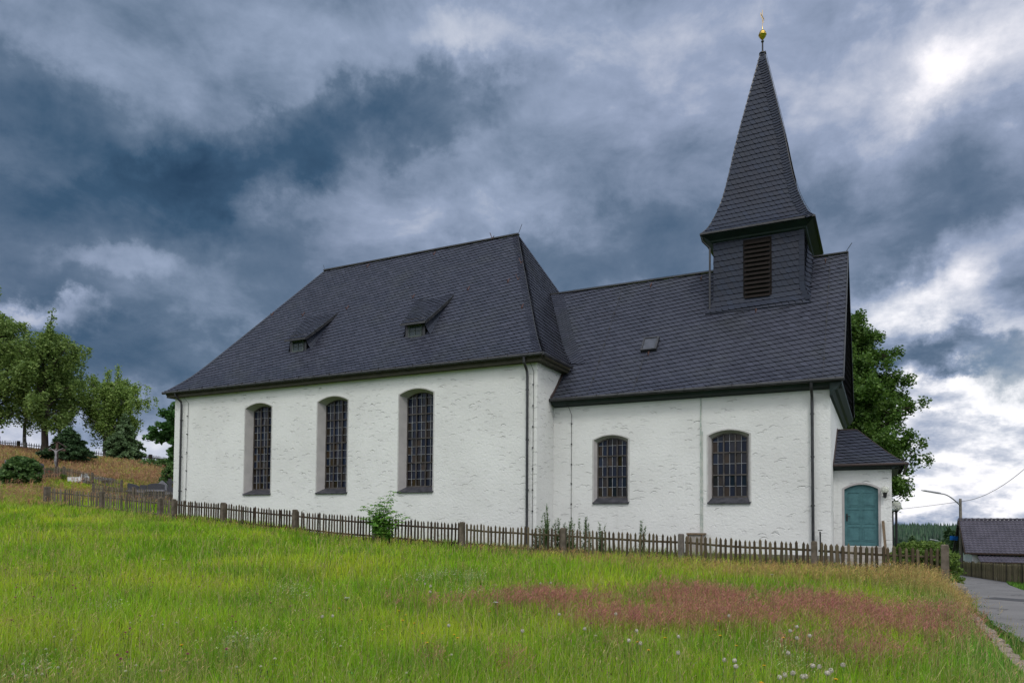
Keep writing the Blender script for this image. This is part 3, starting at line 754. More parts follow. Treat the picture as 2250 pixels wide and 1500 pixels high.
rc = MB(); rc.bar((3.95, 6.187, 15.585), (16.05, 6.187, 15.585), .20, .05)
for h_ in (hr, hl, hbk):
    rc.tube([p + Vector((0, 0, .03)) for p in h_], .022, 5)
rc.build('ridge_cap', M['gutter'], nave_roof)

# ---- chancel roof
cfront = surf(lambda u, v: (u, 1.2 + PC.H(v), PC.Z(v)))
def cl(v):
    z = PC.Z(v)
    return NL + .02 if z < 7.95 else NL + .3 - PE.h_at(max(z, 8.06)) - .02
crt = lambda v: 30.6
cback = surf(lambda u, v: (50.6 - u, 11.174 - PC.H(v), PC.Z(v)))
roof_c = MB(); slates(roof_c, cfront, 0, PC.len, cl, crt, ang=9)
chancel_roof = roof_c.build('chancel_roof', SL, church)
und = MB(); deck(und, cfront, 0, PC.len, cl, crt, nv=24)
deck(und, cback, 0, PC.len, lambda v: 20.0, lambda v: 50.6 - cl(v), nv=24)
und.build('roof_deck', M['underlay'], chancel_roof)
# valley band where the chancel roof sweeps up against the nave hip
vb_ = MB()
vpath = [Vector((NL + .3 - PE.h_at(z) + .03, 1.2 + PC.h_at(z), z)) for z in np.linspace(8.1, 12.3, 26)]
for (dx, wd) in ((0.0, .22), (0.20, .22), (0.40, .20)):
    band(vb_, [p + Vector((dx, 0, .02 + .05 * (1 - dx / .5))) for p in vpath], (0, -.7, .7), (1, 0, -.10 + dx * .1), wd, .17, .03)
vb_.build('valley_slates', SL, chancel_roof)
rc = MB(); rc.bar((16.9, 6.187, 12.40), (30.62, 6.187, 12.40), .18, .05)
ve = [Vector((30.6, 1.2 + PC.H(v), PC.Z(v))) for v in np.linspace(0, PC.len, 14)]
veb = [Vector((30.6, 11.174 - PC.H(v), PC.Z(v))) for v in np.linspace(0, PC.len, 14)]
for a, b in list(zip(ve[:-1], ve[1:])) + list(zip(veb[:-1], veb[1:])):
    rc.bar(a + Vector((.012, 0, .0)), b + Vector((.012, 0, .0)), .035, .11)
rc.build('ridge_cap', M['gutter'], chancel_roof)
fl = MB(); fl.prism([(NL + .012, 1.17, 6.46), (NL + .012, 1.17, 6.62)] + [(NL + .012, 1.2 + PC.h_at(z), z + .13) for z in (6.8, 7.1, 7.4, 7.7, 7.93)] + [(NL + .012, 1.2 + PC.h_at(z), z - .04) for z in (7.93, 7.4, 6.9, 6.5)], (.06, 0, 0))
fl.build('flashing_board', M['brown_board'], chancel_roof)

# ---- walls with window openings
def arch_z(x, xl, xr, zs, rise):
    t = (x - (xl + xr) / 2) / ((xr - xl) / 2); return zs + rise * (1 - t * t)
def wall_front(mb, x0, x1, z0, z1, y, ops, n=12):
    x = x0
    for (xl, xr, zb, zs, rise) in sorted(ops):
        mb.poly([(x, y, z0), (xl, y, z0), (xl, y, z1), (x, y, z1)])
        if zb > z0 + 1e-4: mb.poly([(xl, y, z0), (xr, y, z0), (xr, y, zb), (xl, y, zb)])
        for k in range(n):
            a, b = xl + (xr - xl) * k / n, xl + (xr - xl) * (k + 1) / n
            mb.poly([(a, y, arch_z(a, xl, xr, zs, rise)), (b, y, arch_z(b, xl, xr, zs, rise)), (b, y, z1), (a, y, z1)])
        x = xr
    mb.poly([(x, y, z0), (x1, y, z0), (x1, y, z1), (x, y, z1)])
NWIN = [(4.84, 6.49, 2.92, 6.92, .21), (9.24, 10.92, 2.92, 6.93, .21), (13.64, 15.33, 2.92, 6.94, .21)]
CWIN = [(21.70, 23.09, 2.47, 4.86, .17), (26.10, 27.54, 2.44, 4.83, .18)]
nw = MB(); wall_front(nw, 0, NL, -1.0, 7.96, 0, NWIN)
nw.poly([(NL, 0, -1), (NL, NW, -1), (NL, NW, 7.96), (NL, 0, 7.96)])
nw.poly([(NL, NW, -1), (0, NW, -1), (0, NW, 7.96), (NL, NW, 7.96)])
nw.poly([(0, NW, -1), (0, 0, -1), (0, 0, 7.96), (0, NW, 7.96)])
nw.build('nave_wall', M['plaster'], church)
cw = MB(); wall_front(cw, NL + .001, CX1, -1.0, 6.46, CY0, CWIN)
cw.poly([(CX1, CY0, -1), (CX1, CY1, -1), (CX1, CY1, 6.4), (CX1, CY0, 6.4)])
cw.poly([(CX1, CY1, -1), (NL, CY1, -1), (NL, CY1, 6.4), (CX1, CY1, 6.4)])
cw.build('chancel_wall', M['plaster'], church)
pl = MB(); pl.box(NL + .05, CX1 + .03, CY0 - .035, CY0 - .004, -1, .62); pl.build('plinth', M['stone'], church)

def window(y, op, depth, sp, rows, split, sill_drop, inner_up):
    xl, xr, zb, zs, rise = op; n = 12
    s = MB(); bw = .055
    # painted strip round the opening, a few millimetres proud of the plaster
    def arc(xa, xb, zz, rs): return [(xa + (xb - xa) * k / n, arch_z(xa + (xb - xa) * k / n, xa, xb, zz, rs)) for k in range(n + 1)]
    inn = [(xl, zb)] + arc(xl, xr, zs, rise) + [(xr, zb)]
    outr = [(xl - bw, zb)] + arc(xl - bw, xr + bw, zs + bw * .6, rise + .01) + [(xr + bw, zb)]
    for k in range(len(inn) - 1):
        a, b, c_, d_ = inn[k], inn[k + 1], outr[k + 1], outr[k]
        s.poly([(a[0], y - .008, a[1]), (b[0], y - .008, b[1]), (c_[0], y - .008, c_[1]), (d_[0], y - .008, d_[1])], 1)
        s.poly([(d_[0], y - .008, d_[1]), (c_[0], y - .008, c_[1]), (c_[0], y + .01, c_[1]), (d_[0], y + .01, d_[1])], 1)
    xi0, xi1, zi = xl + sp, xr - sp, zb + inner_up
    back = [(xi0, zi)] + arc(xi0, xi1, zs - .10, rise) + [(xi1, zi)]
    for k in range(len(inn) - 1):
        a, b, c_, d_ = inn[k], inn[k + 1], back[k + 1], back[k]
        s.poly([(a[0], y - .008, a[1]), (b[0], y - .008, b[1]), (c_[0], y + depth, c_[1]), (d_[0], y + depth, d_[1])], 0)
    w = s.build('window', [M['reveal'], M['reveal_edge']], church)
    # glass panes, each set at its own slight tilt
    zt = zs + rise + .02; g = MB(); nc = 6; yg = y + depth + .03
    for i in range(nc):
        for j in range(rows):
            xa, xb = xi0 + (xi1 - xi0) * i / nc, xi0 + (xi1 - xi0) * (i + 1) / nc
            za, zb2 = zi + (zt - zi) * j / rows, zi + (zt - zi) * (j + 1) / rows
            t1_, t2_ = random.gauss(0, .004), random.gauss(0, .006)
            g.poly([(xa, yg + t1_ + t2_, za), (xb, yg - t1_ + t2_, za), (xb, yg - t1_ - t2_, zb2), (xa, yg + t1_ - t2_, zb2)])
    g.build('glass', M['glass'], w)
    b = MB(); yb = y + depth
    for k in range(len(back) - 1): b.bar((back[k][0], yb, back[k][1]), (back[k + 1][0], yb, back[k + 1][1]), .06, .06, up=Vector((0, 1, 0)))
    b.bar((xi0, yb, zi + .02), (xi1, yb, zi + .02), .05, .06)
    for i in (2, 4):
        x = xi0 + (xi1 - xi0) * i / nc; b.box(x - .024, x + .024, yb - .03, yb + .02, zi, arch_z(x, xi0, xi1, zs - .1, rise))
    for j in range(split, rows, split):
        z = zi + (zt - zi) * j / rows; b.box(xi0, xi1, yb - .033, yb + .017, z - .020, z + .020)
    b.build('glazing_bars', M['bars'], w)
    c_ = MB()
    for i in (1, 3, 5):
        x = xi0 + (xi1 - xi0) * i / nc; c_.box(x - .007, x + .007, yb - .004, yb + .024, zi, arch_z(x, xi0, xi1, zs - .1, rise))
    for j in range(1, rows):
        if j % split:
            z = zi + (zt - zi) * j / rows; c_.box(xi0, xi1, yb - .003, yb + .024, z - .007, z + .007)
    c_.build('lead_cames', M['came'], w)
    sl = MB(); x0, x1 = xl - .03, xr + .03
    sl.prism([(x0, y - .07, zb - .065), (x0, y - .07, zb - .02), (x0 + .03, y - .005, zb + .01), (x0 + .03, y + depth, zi + .012), (x0 + .03, y + depth, zi - .05), (x0, y - .005, zb - .065)], (x1 - x0, 0, 0))
    sl.build('sill', M['sill'], w)
    return w
M['reveal_edge'] = simple('light_window_strip', (0.46, 0.46, 0.45), 0.85, (0.38, 0.38, 0.37), 5.0)
for op in NWIN: window(0.0, op, .40, .15, 12, 3, .06, .19)
for op in CWIN: window(CY0, op, .20, .10, 6, 2, .06, .17)

# ---- cornices and gutters
co = MB()
co.box(-.28, NL + .28, -.28, 0, 7.74, 7.95); co.box(-.30, NL + .30, -.31, -.28, 7.86, 8.03)
co.box(NL, NL + .27, 0, NW, 7.741, 7.949); co.box(NL + .27, NL + .30, -.28, NW + .28, 7.861, 8.028)
co.box(-.27, 0, 0, NW, 7.741, 7.949)
co.build('nave_cornice', M['eaves'], church)
co = MB()
co.prism([(NL + .04, CY0, 6.22), (NL + .04, 1.25, 6.30), (NL + .04, 1.19, 6.40), (NL + .04, 1.19, 6.49), (NL + .04, CY0, 6.49)], (30.56 - NL - .04, 0, 0))
# cornice that runs across the gable
co.prism([(CX1, 1.25, 5.94), (30.26, 1.22, 5.98), (30.34, 1.20, 6.12), (30.42, 1.20, 6.16), (30.56, 1.19, 6.36), (30.56, 1.19, 6.47), (CX1, 1.19, 6.47)], (0, 9.99, 0))
co.build('chancel_cornice', M['eaves_green'], church)
gb = MB()
gp = [(30.52, 1.22, 6.47)] + [(30.52, 1.2 + PC.H(v), PC.Z(v) - .03) for v in np.linspace(.1, PC.len, 10)] + [(30.52, 11.174 - PC.H(v), PC.Z(v) - .03) for v in np.linspace(PC.len - .3, .1, 9)] + [(30.52, 11.15, 6.47)]
gb.prism(gp, (-.2, 0, 0)); 
gable = gb.build('gable_boarding', M['eaves_green'], church)
gs_ = MB(); gfn = surf(lambda u, v: (30.525, u, v))
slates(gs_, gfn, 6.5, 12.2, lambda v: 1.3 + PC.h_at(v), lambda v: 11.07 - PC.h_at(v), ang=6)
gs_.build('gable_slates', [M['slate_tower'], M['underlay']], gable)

gu = MB()
gu.tube([(-.42, -.40, 7.965), (NL + .40, -.40, 7.965)], .070, 10)
gu.tube([(NL + .42, -.44, 7.965), (NL + .42, 2.42, 7.965)], .062, 10)
gu.tube([(NL + .02, 1.10, 6.47), (30.64, 1.10, 6.47)], .068, 10)
for k in range(24): gu.box(-.2 + k * .87, -.185 + k * .87, -.475, -.30, 7.985, 8.06)
for k in range(13): gu.box(20.3 + k * .84, 20.315 + k * .84, 1.025, 1.2, 6.49, 6.56)
gu.build('gutter', M['gutter'], church, smooth=False)
def downpipe(path, clamps):
    p = MB(); p.tube(path, .052, 10)
    for (x, y, z) in clamps: p.tube([(x, y, z - .025), (x, y, z + .025)], .066, 10); p.bar((x, y, z), (x, y + .12, z), .03)
    p.build('downpipe', M['gutter'], church, smooth=False)
downpipe([(.46, -.40, 7.92), (.48, -.36, 7.75), (.60, -.14, 7.5), (.61, -.12, 7.3), (.62, -.12, 2.0)], [(.615, -.12, 6.6), (.62, -.12, 4.8), (.62, -.12, 3.1)])
downpipe([(19.62, -.40, 7.92), (19.62, -.38, 7.72), (19.63, -.15, 7.42), (19.64, -.12, 7.2), (19.66, -.12, .7)], [(19.64, -.12, 6.7), (19.65, -.12, 4.8), (19.66, -.12, 2.9)])
downpipe([(29.62, 1.10, 6.42), (29.62, 1.12, 6.26), (29.62, 1.40, 5.98), (29.62, 1.44, 5.8), (29.62, 1.44, .3)], [(29.62, 1.44, 5.4), (29.62, 1.44, 3.95), (29.62, 1.44, 2.3)])
# lightning conductors on the wall, with their clips
def conductor(path, clips, name='lightning_wire', r=.009, mat='iron'):
    p = MB(); p.tube(path, r, 6)
    for (x, y, z) in clips: p.box(x - .022, x + .022, y - .02, y + .035, z - .022, z + .022)
    p.build(name, M[mat], church)
conductor([(20.62, 1.18, 6.3), (20.68, 1.45, 6.22), (20.78, 1.53, 5.9), (20.78, 1.53, 1.0)], [(20.78, 1.525, z) for z in (5.55, 4.75, 3.95, 3.2, 2.4, 1.6)])
conductor([(19.80, -.2, 7.7), (19.86, -.03, 7.4), (19.84, -.03, .8)], [(19.84, -.035, z) for z in (6.9, 6.1, 5.3, 4.5, 3.7, 2.9, 2.1)])
conductor([(.92, -.28, 7.72), (1.0, -.04, 7.45), (.95, -.04, 2.4)], [(.95, -.045, z) for z in (6.8, 5.9, 5.0, 4.1, 3.2)])
conductor([(25.84, 1.53, 6.2), (25.84, 1.53, .95)], [(25.84, 1.52, z) for z in (5.2, 4.6, 3.7, 2.8, 2.0)], 'cable_duct', .022, 'pipe')
conductor([(25.90, 1.535, 5.0), (25.90, 1.535, .95)], [], 'cable_duct', .014, 'pipe')
def roofwire(fn, pts, zoff=.06):
    p = MB(); W_ = []
    for (u, v) in pts:
        q_, n_ = fn(u, v); W_.append(q_ + n_ * zoff)
    p.tube(W_, .006, 5)
    for k in range(1, len(W_) - 1): p.box(W_[k].x - .025, W_[k].x + .025, W_[k].y - .025, W_[k].y + .025, W_[k].z - .03, W_[k].z + .03)
    p.build('roof_wire', M['wire'], chancel_roof)
roofwire(cfront, [(21.36 + .17 * (1 - v / PC.len), v) for v in np.linspace(PC.len, 0.1, 8)])
roofwire(cfront, [(29.97, v) for v in np.linspace(PC.len, 0.1, 8)])
roofwire(cfront, [(23.35, v) for v in np.linspace(2.35, 0.1, 4)])

# hooks
def hook(fn, u, v, parent):
    q_, n_ = fn(u, v); p = MB()
    up = (fn(u, v + .1)[0] - q_).normalized()
    p.bar(q_ - up * .08 + n_ * .03, q_ + up * .22 + n_ * .06, .03, .02); p.bar(q_ - up * .06 + n_ * .03, q_ - up * .02 + n_ * .16, .028, .02)
    p.build('roof_hook', M['copper'], parent)
def v_of(prof, z): return float(np.interp(z, prof.z, prof.s))
for (u, z) in ((5.07, 12.2), (7.94, 12.18), (11.85, 12.25), (14.9, 12.2), (7.2, 15.2), (11.4, 15.2), (16.9, 12.3), (18.3, 10.6), (2.6, 12.6)): hook(nfront, u, v_of(PN, z), nave_roof)
for (u, z) in ((22.7, 12.0), (24.9, 12.0), (27.4, 9.85), (29.8, 12.0), (23.5, 8.3)): hook(cfront, u, v_of(PC, z), chancel_roof)
for (u, z) in ((2.2, 11.9), (1.6, 13.6), (4.0, 13.3)): hook(neast, u, v_of(PE, z), nave_roof)
for nm_, pts_, r_ in (('lightning_rod', [(16.0, 6.187, 15.55), (16.22, 6.187, 16.05)], .012), ('lightning_rod', [(4.0, 6.187, 15.55), (3.88, 6.187, 15.9)], .012),
                      ('lightning_rod', [(30.5, 6.187, 12.38), (30.75, 6.187, 12.75)], .012), ('ridge_wire', [(4, 6.187, 15.66), (16.0, 6.187, 15.66)], .007), ('ridge_wire', [(17.3, 6.187, 12.47), (25.7, 6.187, 12.47)], .007)):
    rd = MB(); rd.tube(pts_, r_, 5); rd.build(nm_, M['iron'], church)

# ---- shed dormers on the nave
def dormer(x0):
    yf, zb_, zt_ = 1.38, 9.70, 10.30
    r_ = MB()
    def dfn(u, v):      # u 0..1 across, v 0..1 up the shed roof, widening to the left as it sweeps into the main slope
        w0, w1 = x0 - .06 - .75 * max(v, 0.0) ** 1.3, x0 + 1.20 + .10 * v
        y = 1.14 + 2.12 * v; z = 10.30 + 1.62 * v + .10 * v * v
        return (w0 + (w1 - w0) * u, y, z)
    L_ = 2.67
    fn = surf(lambda u, v: dfn((u) / 1.26, v / L_))
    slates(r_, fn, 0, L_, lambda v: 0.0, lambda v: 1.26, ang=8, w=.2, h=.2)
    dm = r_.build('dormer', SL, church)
    b = MB(); P = [dfn(0, 0), dfn(1, 0), dfn(1, 1), dfn(0, 1)]
    for k in range(8):
        a_, c_ = k / 8, (k + 1) / 8
        q0, q1, q2, q3 = [Vector(dfn(u, v)) for (u, v) in ((0, a_), (1, a_), (1, c_), (0, c_))]
        dn = Vector((0, 0, -.05)); b.prism([q0 - Vector((0, 0, .01)), q1 - Vector((0, 0, .01)), q2 - Vector((0, 0, .01)), q3 - Vector((0, 0, .01))], dn)
    b.build('dormer_deck', M['underlay'], dm)
    f = MB(); f.box(x0, x0 + 1.02, yf, yf + .08, zb_ - .1, zt_ + .25)
    f.box(x0 - .04, x0 + 1.06, yf - .05, yf - .001, zb_ - .06, zb_ + .02)
    f.build('dormer_front', M['gutter'], dm)
    g = MB()
    for i in range(2):
        for j in range(2):
            xa, za = x0 + .23 + i * .31, zb_ + .09 + j * .22
            t_ = random.uniform(-.004, .004)
            g.poly([(xa, yf - .012 + t_, za), (xa + .30, yf - .012 - t_, za), (xa + .30, yf - .012 - t_, za + .21), (xa, yf - .012 + t_, za + .21)])
    g.build('glass', M['dglass'], dm)
    fr = MB()
    for x in (x0 + .20, x0 + .525, x0 + .835): fr.box(x - (.03 if x != x0 + .525 else .01), x + (.03 if x != x0 + .525 else .01), yf - .035, yf - .002, zb_ + .05, zb_ + .56)
    for z in (zb_ + .06, zb_ + .30, zb_ + .54): fr.box(x0 + .17, x0 + .865, yf - .037, yf - .004, z - (.025 if z != zb_ + .30 else .009), z + (.025 if z != zb_ + .30 else .009))
    fr.build('window_frame', M['frame_grey'], dm)
    # slate cheeks flaring out into the main slope
    for (sgn, xf, xo) in ((1, x0 + 1.0, .34), (-1, x0 + .02, .20)):
        rows = 9; ck = MB()
        for i in range(rows):
            y_a, y_b = yf + (3.15 - yf) * (i / rows) ** 1.1, yf + (3.15 - yf) * ((i + 1) / rows) ** 1.1
            def top(y): t = (y - 1.14) / 2.12; return 10.30 + 1.62 * t + .10 * t * t - .05
            def bot(y): return 10.10 + 1.2135 * (y - 1.7)
            for j in range(4):
                ta, tb = j / 4, (j + 1) / 4
                def pt(y, t):
                    zt2, zb2 = top(y), min(bot(y), top(y) - .001)
                    z = zb2 + (zt2 - zb2) * t
                    return Vector((xf + sgn * (xo * (1 - t) ** 2 + .10 * (y - yf) * .3), y + .10 * (1 - t) - .05, z))
                l = Vector((sgn * .022, -.01, 0))
                q0, q1, q2, q3 = pt(y_a, ta) + l, pt(y_b + .03, ta) + l, pt(y_b + .03, tb), pt(y_a, tb)
                bb = len(ck.v); ck.v.extend(tuple(p) for p in (q0, q1, q2, q3) ); ck.f.append((bb, bb + 1, bb + 2, bb + 3)); ck.mi.append(0)
        ck.build('dormer_cheek', [M['slate_tower'], M['underlay']], dm)
    eb = MB(); a_, c_ = Vector(dfn(-.03, -.01)), Vector(dfn(1.02, -.01)); eb.bar(a_ - Vector((0, 0, .03)), c_ - Vector((0, 0, .035)), .07, .08)
    vv = [Vector(dfn(1.01, v)) for v in np.linspace(-.01, 1, 8)]
    for p, q_ in zip(vv[:-1], vv[1:]): eb.bar(p - Vector((0, 0, .03)), q_ - Vector((0, 0, .04)), .05, .12)
    eb.build('dormer_verge', M['gutter'], dm)
M['frame_grey'] = simple('grey_green_frame', (0.085, 0.105, 0.10), 0.7, (0.06, 0.075, 0.07), 5.0)
dormer(6.20); dormer(12.92)

# ---- skylight on the chancel roof
sk = MB(); a0, b0 = v_of(PC, 8.42), v_of(PC, 9.03)
def skp(u, v, n): q_, nn = cfront(u, v); return q_ + nn * n
for (ua, ub, va, vb2, lo, hi) in ((23.16, 23.22, a0, b0, 0, .16), (23.72, 23.80, a0, b0, 0, .16), (23.221, 23.719, a0, a0 + .06, 0, .16), (23.221, 23.719, b0 - .05, b0, 0, .16)):
    P = [skp(ua, va, lo), skp(ub, va, lo), skp(ub, vb2, lo), skp(ua, vb2, lo)]; Q = [skp(ua, va, hi), skp(ub, va, hi), skp(ub, vb2, hi), skp(ua, vb2, hi)]
    sk.add(P + Q, [(3, 2, 1, 0), (4, 5, 6, 7), (0, 1, 5, 4), (1, 2, 6, 5), (2, 3, 7, 6), (3, 0, 4, 7)])
skl = sk.build('skylight', M['gutter'], church)
sg = MB(); vm_ = a0 + (b0 - a0) * .62
sg.poly([skp(23.221, a0 + .06, .13), skp(23.719, a0 + .06, .13), skp(23.719, vm_, .13), skp(23.221, vm_, .13)])
sg.poly([skp(23.221, vm_, .131), skp(23.719, vm_, .131), skp(23.719, b0 - .05, .131), skp(23.221, b0 - .05, .131)])
sg.build('glass', M['skyglass'] if 'skyglass' in M else M.setdefault('skyglass', simple('skylight_glass', (0.06, 0.065, 0.08), 0.2, (0.04, 0.045, 0.055), 4.0, 0.6)), skl)

# ---- belfry
TX, TY, TH = 27.412, 6.187, 1.704
def zroof_at(y):
    h_ = (y - 1.2) if y < TY else (11.174 - y)
    return float(np.interp(h_, PC.h, PC.z))
def flare(d): return .26 * max(0.0, 1 - max(d, 0.0) / .75) ** 2.2
ffn = surf(lambda u, v: (TX + u * (1 + flare(v - 10.10) / TH), TY - TH - flare(v - 10.10), v))
def side_off(u, v): return flare(v - zroof_at(TY + u) + .02)
efn = surf(lambda u, v: (TX + TH + side_off(u, v), TY + u, v))
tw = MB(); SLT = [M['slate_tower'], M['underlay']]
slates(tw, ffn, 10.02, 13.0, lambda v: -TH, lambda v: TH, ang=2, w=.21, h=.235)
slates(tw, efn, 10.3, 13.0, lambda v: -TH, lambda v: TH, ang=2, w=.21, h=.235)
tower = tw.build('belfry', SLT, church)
tu = MB()
for k in range(14):
    va, vb2 = 10.0 + k * .22, 10.0 + (k + 1) * .22
    tu.poly([ffn(-TH, va)[0] + Vector((0, .03, 0)), ffn(TH, va)[0] + Vector((0, .03, 0)), ffn(TH, vb2)[0] + Vector((0, .03, 0)), ffn(-TH, vb2)[0] + Vector((0, .03, 0))])
tu.box(TX - TH + .02, TX + TH - .03, TY - TH + .04, TY + TH, 9.8, 13.2)
tu.build('belfry_core', M['underlay'], tower)
# corner slates
cb = MB()
for k in range(14):
    z = 10.15 + k * .20; e = flare(z - 10.1)
    cb.box(TX + TH + e - .16, TX + TH + e + .03, TY - TH - e - .045 - .002 * (k % 2), TY - TH - e - .015, z, z + .19)
cb.build('corner_slates', M['slate_tower'], tower)
lv = MB(); x0, x1, z0, z1 = 26.93, 27.90, 10.52, 12.82; yl = TY - TH
lv.box(x0 - .05, x0, yl - .06, yl - .0, z0 - .05, z1 + .05); lv.box(x1, x1 + .05, yl - .06, yl - .0, z0 - .05, z1 + .05)
lv.box(x0, x1, yl - .058, yl, z1, z1 + .05); lv.box(x0, x1, yl - .058, yl, z0 - .05, z0)
lvo = lv.build('sound_louvre', M['louvre'], church)
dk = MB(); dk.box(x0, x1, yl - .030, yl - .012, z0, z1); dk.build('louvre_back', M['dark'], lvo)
ls = MB(); ns = 13
for k in range(ns):
    z = z0 + (z1 - z0) * (k + .1) / ns; hh = (z1 - z0) / ns
    ls.add([(x0, yl - .13, z), (x1, yl - .13, z), (x1, yl - .035, z + hh * .95), (x0, yl - .035, z + hh * .95),
            (x0, yl - .13, z - .018), (x1, yl - .13, z - .018), (x1, yl - .035, z + hh * .95 - .018), (x0, yl - .035, z + hh * .95 - .018)],
           [(0, 1, 2, 3), (4, 7, 6, 5), (0, 4, 5, 1), (1, 5, 6, 2), (3, 2, 6, 7), (0, 3, 7, 4)])
ls.build('louvre_slats', M['louvre'], lvo)
# spire eaves
ev = MB(); HS = 2.10
ring = lambda h_, z: [(TX - h_, TY - h_, z), (TX + h_, TY - h_, z), (TX + h_, TY + h_, z), (TX - h_, TY + h_, z)]
levels = [(TH + .03, 12.93), (TH + .10, 12.97), (TH + .12, 13.03), (HS - .04, 13.17), (HS, 13.18), (HS, 13.255)]
for (h1, za), (h2, zb2) in zip(levels[:-1], levels[1:]):
    A_, B_ = ring(h1, za), ring(h2, zb2)
    for k in range(4): ev.poly([A_[k], A_[(k + 1) % 4], B_[(k + 1) % 4], B_[k]])
ev.build('spire_eaves', M['eaves_green'], church)
gg = MB()
for k in range(4):
    A_ = ring(HS + .03, 13.245); gg.bar(A_[k], A_[(k + 1) % 4], .07, .07)
gg.tube([(TX - HS - .02, TY - HS + .05, 13.2), (TX - HS + .02, TY - HS + .12, 13.0), (TX - TH - .12, TY - TH - .12, 12.72), (TX - TH - .13, TY - TH - .14, 10.25), (TX - TH - .2, TY - TH - .2, 10.12)], .042, 8)
gg.build('spire_gutter', M['gutter'], church)
sp_ = MB()
class PSx:
    s = PS.s
def hw(v): return PS.H(v)
sf = surf(lambda u, v: (TX + u, TY - PS.H(v), PS.Z(v))); se = surf(lambda u, v: (TX + PS.H(v), TY + u, PS.Z(v)))
sb = surf(lambda u, v: (TX - u, TY + PS.H(v), PS.Z(v))); sw = surf(lambda u, v: (TX - PS.H(v), TY - u, PS.Z(v)))
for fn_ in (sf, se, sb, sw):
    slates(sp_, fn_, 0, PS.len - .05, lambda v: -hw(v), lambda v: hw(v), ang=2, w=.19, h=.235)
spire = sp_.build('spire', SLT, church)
hb2 = MB()
band(hb2, [Vector((TX + PS.H(v), TY - PS.H(v), PS.Z(v))) for v in np.linspace(0, PS.len * .97, 30)], (0, -1, .2), (-1, 0, 0), .30, .125, .04)
hb2.build('hip_slates', SLT, spire)
sd_ = MB()
for fn_ in (sf, se, sb, sw): deck(sd_, fn_, 0, PS.len, lambda v: -hw(v), lambda v: hw(v), nv=40, nu=1)
for (sx, sy) in ((1, -1), (-1, -1), (1, 1)):
    sd_.tube([(TX + sx * PS.H(v), TY + sy * PS.H(v), PS.Z(v)) for v in np.linspace(0, PS.len, 26)], .030, 5)
sd_.build('roof_deck', M['gutter'], spire)
sc_ = MB()
sc_.tube([(TX + PS.H(v) + .07, TY - PS.H(v) - .05, PS.Z(v)) for v in np.linspace(.3, PS.len, 26)], .008, 5)
sc_.build('lightning_wire', M['iron'], spire)
fi = MB()
fi.tube([(TX, TY, 21.2), (TX, TY, 21.95)], [.035, .03], 8); fi.lathe((TX, TY, 21.30), [(.13, -.02), (.15, 0), (.14, .04), (.04, .10)], 12)
fi.lathe((TX, TY, 21.82), [(.03, -.05), (.06, 0), (.06, .03), (.03, .06)], 12)
fin = fi.build('finial', M['iron'], church)
gbm = MB(); GB = [(.035, 0.0), (.085, .06), (.155, .15), (.185, .235), (.198, .245), (.198, .265), (.185, .275), (.165, .36), (.115, .45), (.06, .51), (.03, .58), (.022, .68), (.015, .76)]
gbm.lathe((TX, TY, 21.90), [(a * .84 if b < .5 else a * .40, b * .84) for a, b in GB], 24)
gbm.build('gilded_ball', M['gold'], fin, smooth=True)
gcx = MB(); gcx.tube([(TX, TY, 22.5), (TX, TY, 23.18)], .009, 6)
# the cross is seen almost edge on: its arms run away from the viewer
dv = Vector((.16, .95, 0)).normalized()
cpt = Vector((TX, TY, 22.90)); gcx.bar(cpt - dv * .20, cpt + dv * .20, .016, .02)
for e_ in (-.20, .20):
    gcx.bar(cpt + dv * e_ - Vector((0, 0, .05)), cpt + dv * e_ + Vector((0, 0, .05)), .022, .02, up=Vector((0, 1, 0)))
gcx.bar(Vector((TX - .06, TY, 23.0)), Vector((TX + .05, TY, 22.62)), .013, .018)
gcx.build('gilded_cross', M['gold_dull'], fin)

# ---- porch
PX0, PX1, PY0, PY1 = CX1, 32.02, 2.95, 7.85
DX0, DX1, DZ0, DZS, DR = 30.53, 31.60, .93, 2.90, .16
pw = MB(); wall_front(pw, PX0 + .001, PX1, -.6, 3.72, PY0, [(DX0, DX1, DZ0, DZS, DR)])
pw.poly([(PX1, PY0, -.6), (PX1, PY1, -.6), (PX1, PY1, 3.72), (PX1, PY0, 3.72)]); pw.poly([(PX1, PY1, -.6), (PX0, PY1, -.6), (PX0, PY1, 3.72), (PX1, PY1, 3.72)])
pw.build('porch_wall', M['plaster'], church)
pr_ = MB(); kx = (32.42 - 30.87) / 2.75
pf = surf(lambda u, v: (u, 2.65 + PP.H(v), PP.Z(v))); PPE = PP.scaled(kx)
pe = surf(lambda u, v: (32.42 - PPE.H(v), u, PPE.Z(v)))
slates(pr_, pf, 0, PP.len, lambda v: CX1 + .02, lambda v: 32.42 - PP.H(v) * kx, ang=7, w=.26, h=.265)
slates(pr_, pe, 0, PPE.len, lambda v: 2.65 + PPE.H(v) / kx, lambda v: 8.15 - PPE.H(v) / kx, ang=5, w=.26, h=.265)
porch_roof = pr_.build('porch_roof', SL, church)
pd = MB(); deck(pd, pf, 0, PP.len, lambda v: CX1, lambda v: 32.42 - PP.H(v) * kx); deck(pd, pe, 0, PPE.len, lambda v: 2.65 + PPE.H(v) / kx, lambda v: 8.15 - PPE.H(v) / kx)
pbk = surf(lambda u, v: (-u, 8.15 - PP.H(v), PP.Z(v))); deck(pd, pbk, 0, PP.len, lambda v: -32.42 + PP.H(v) * kx, lambda v: -CX1)
pd.build('roof_deck', M['underlay'], porch_roof)
pc = MB()
prof_ = [(0, 3.56), (-.06, 3.57), (-.12, 3.62), (-.20, 3.64), (-.27, 3.71), (-.27, 3.735), (0, 3.735)]
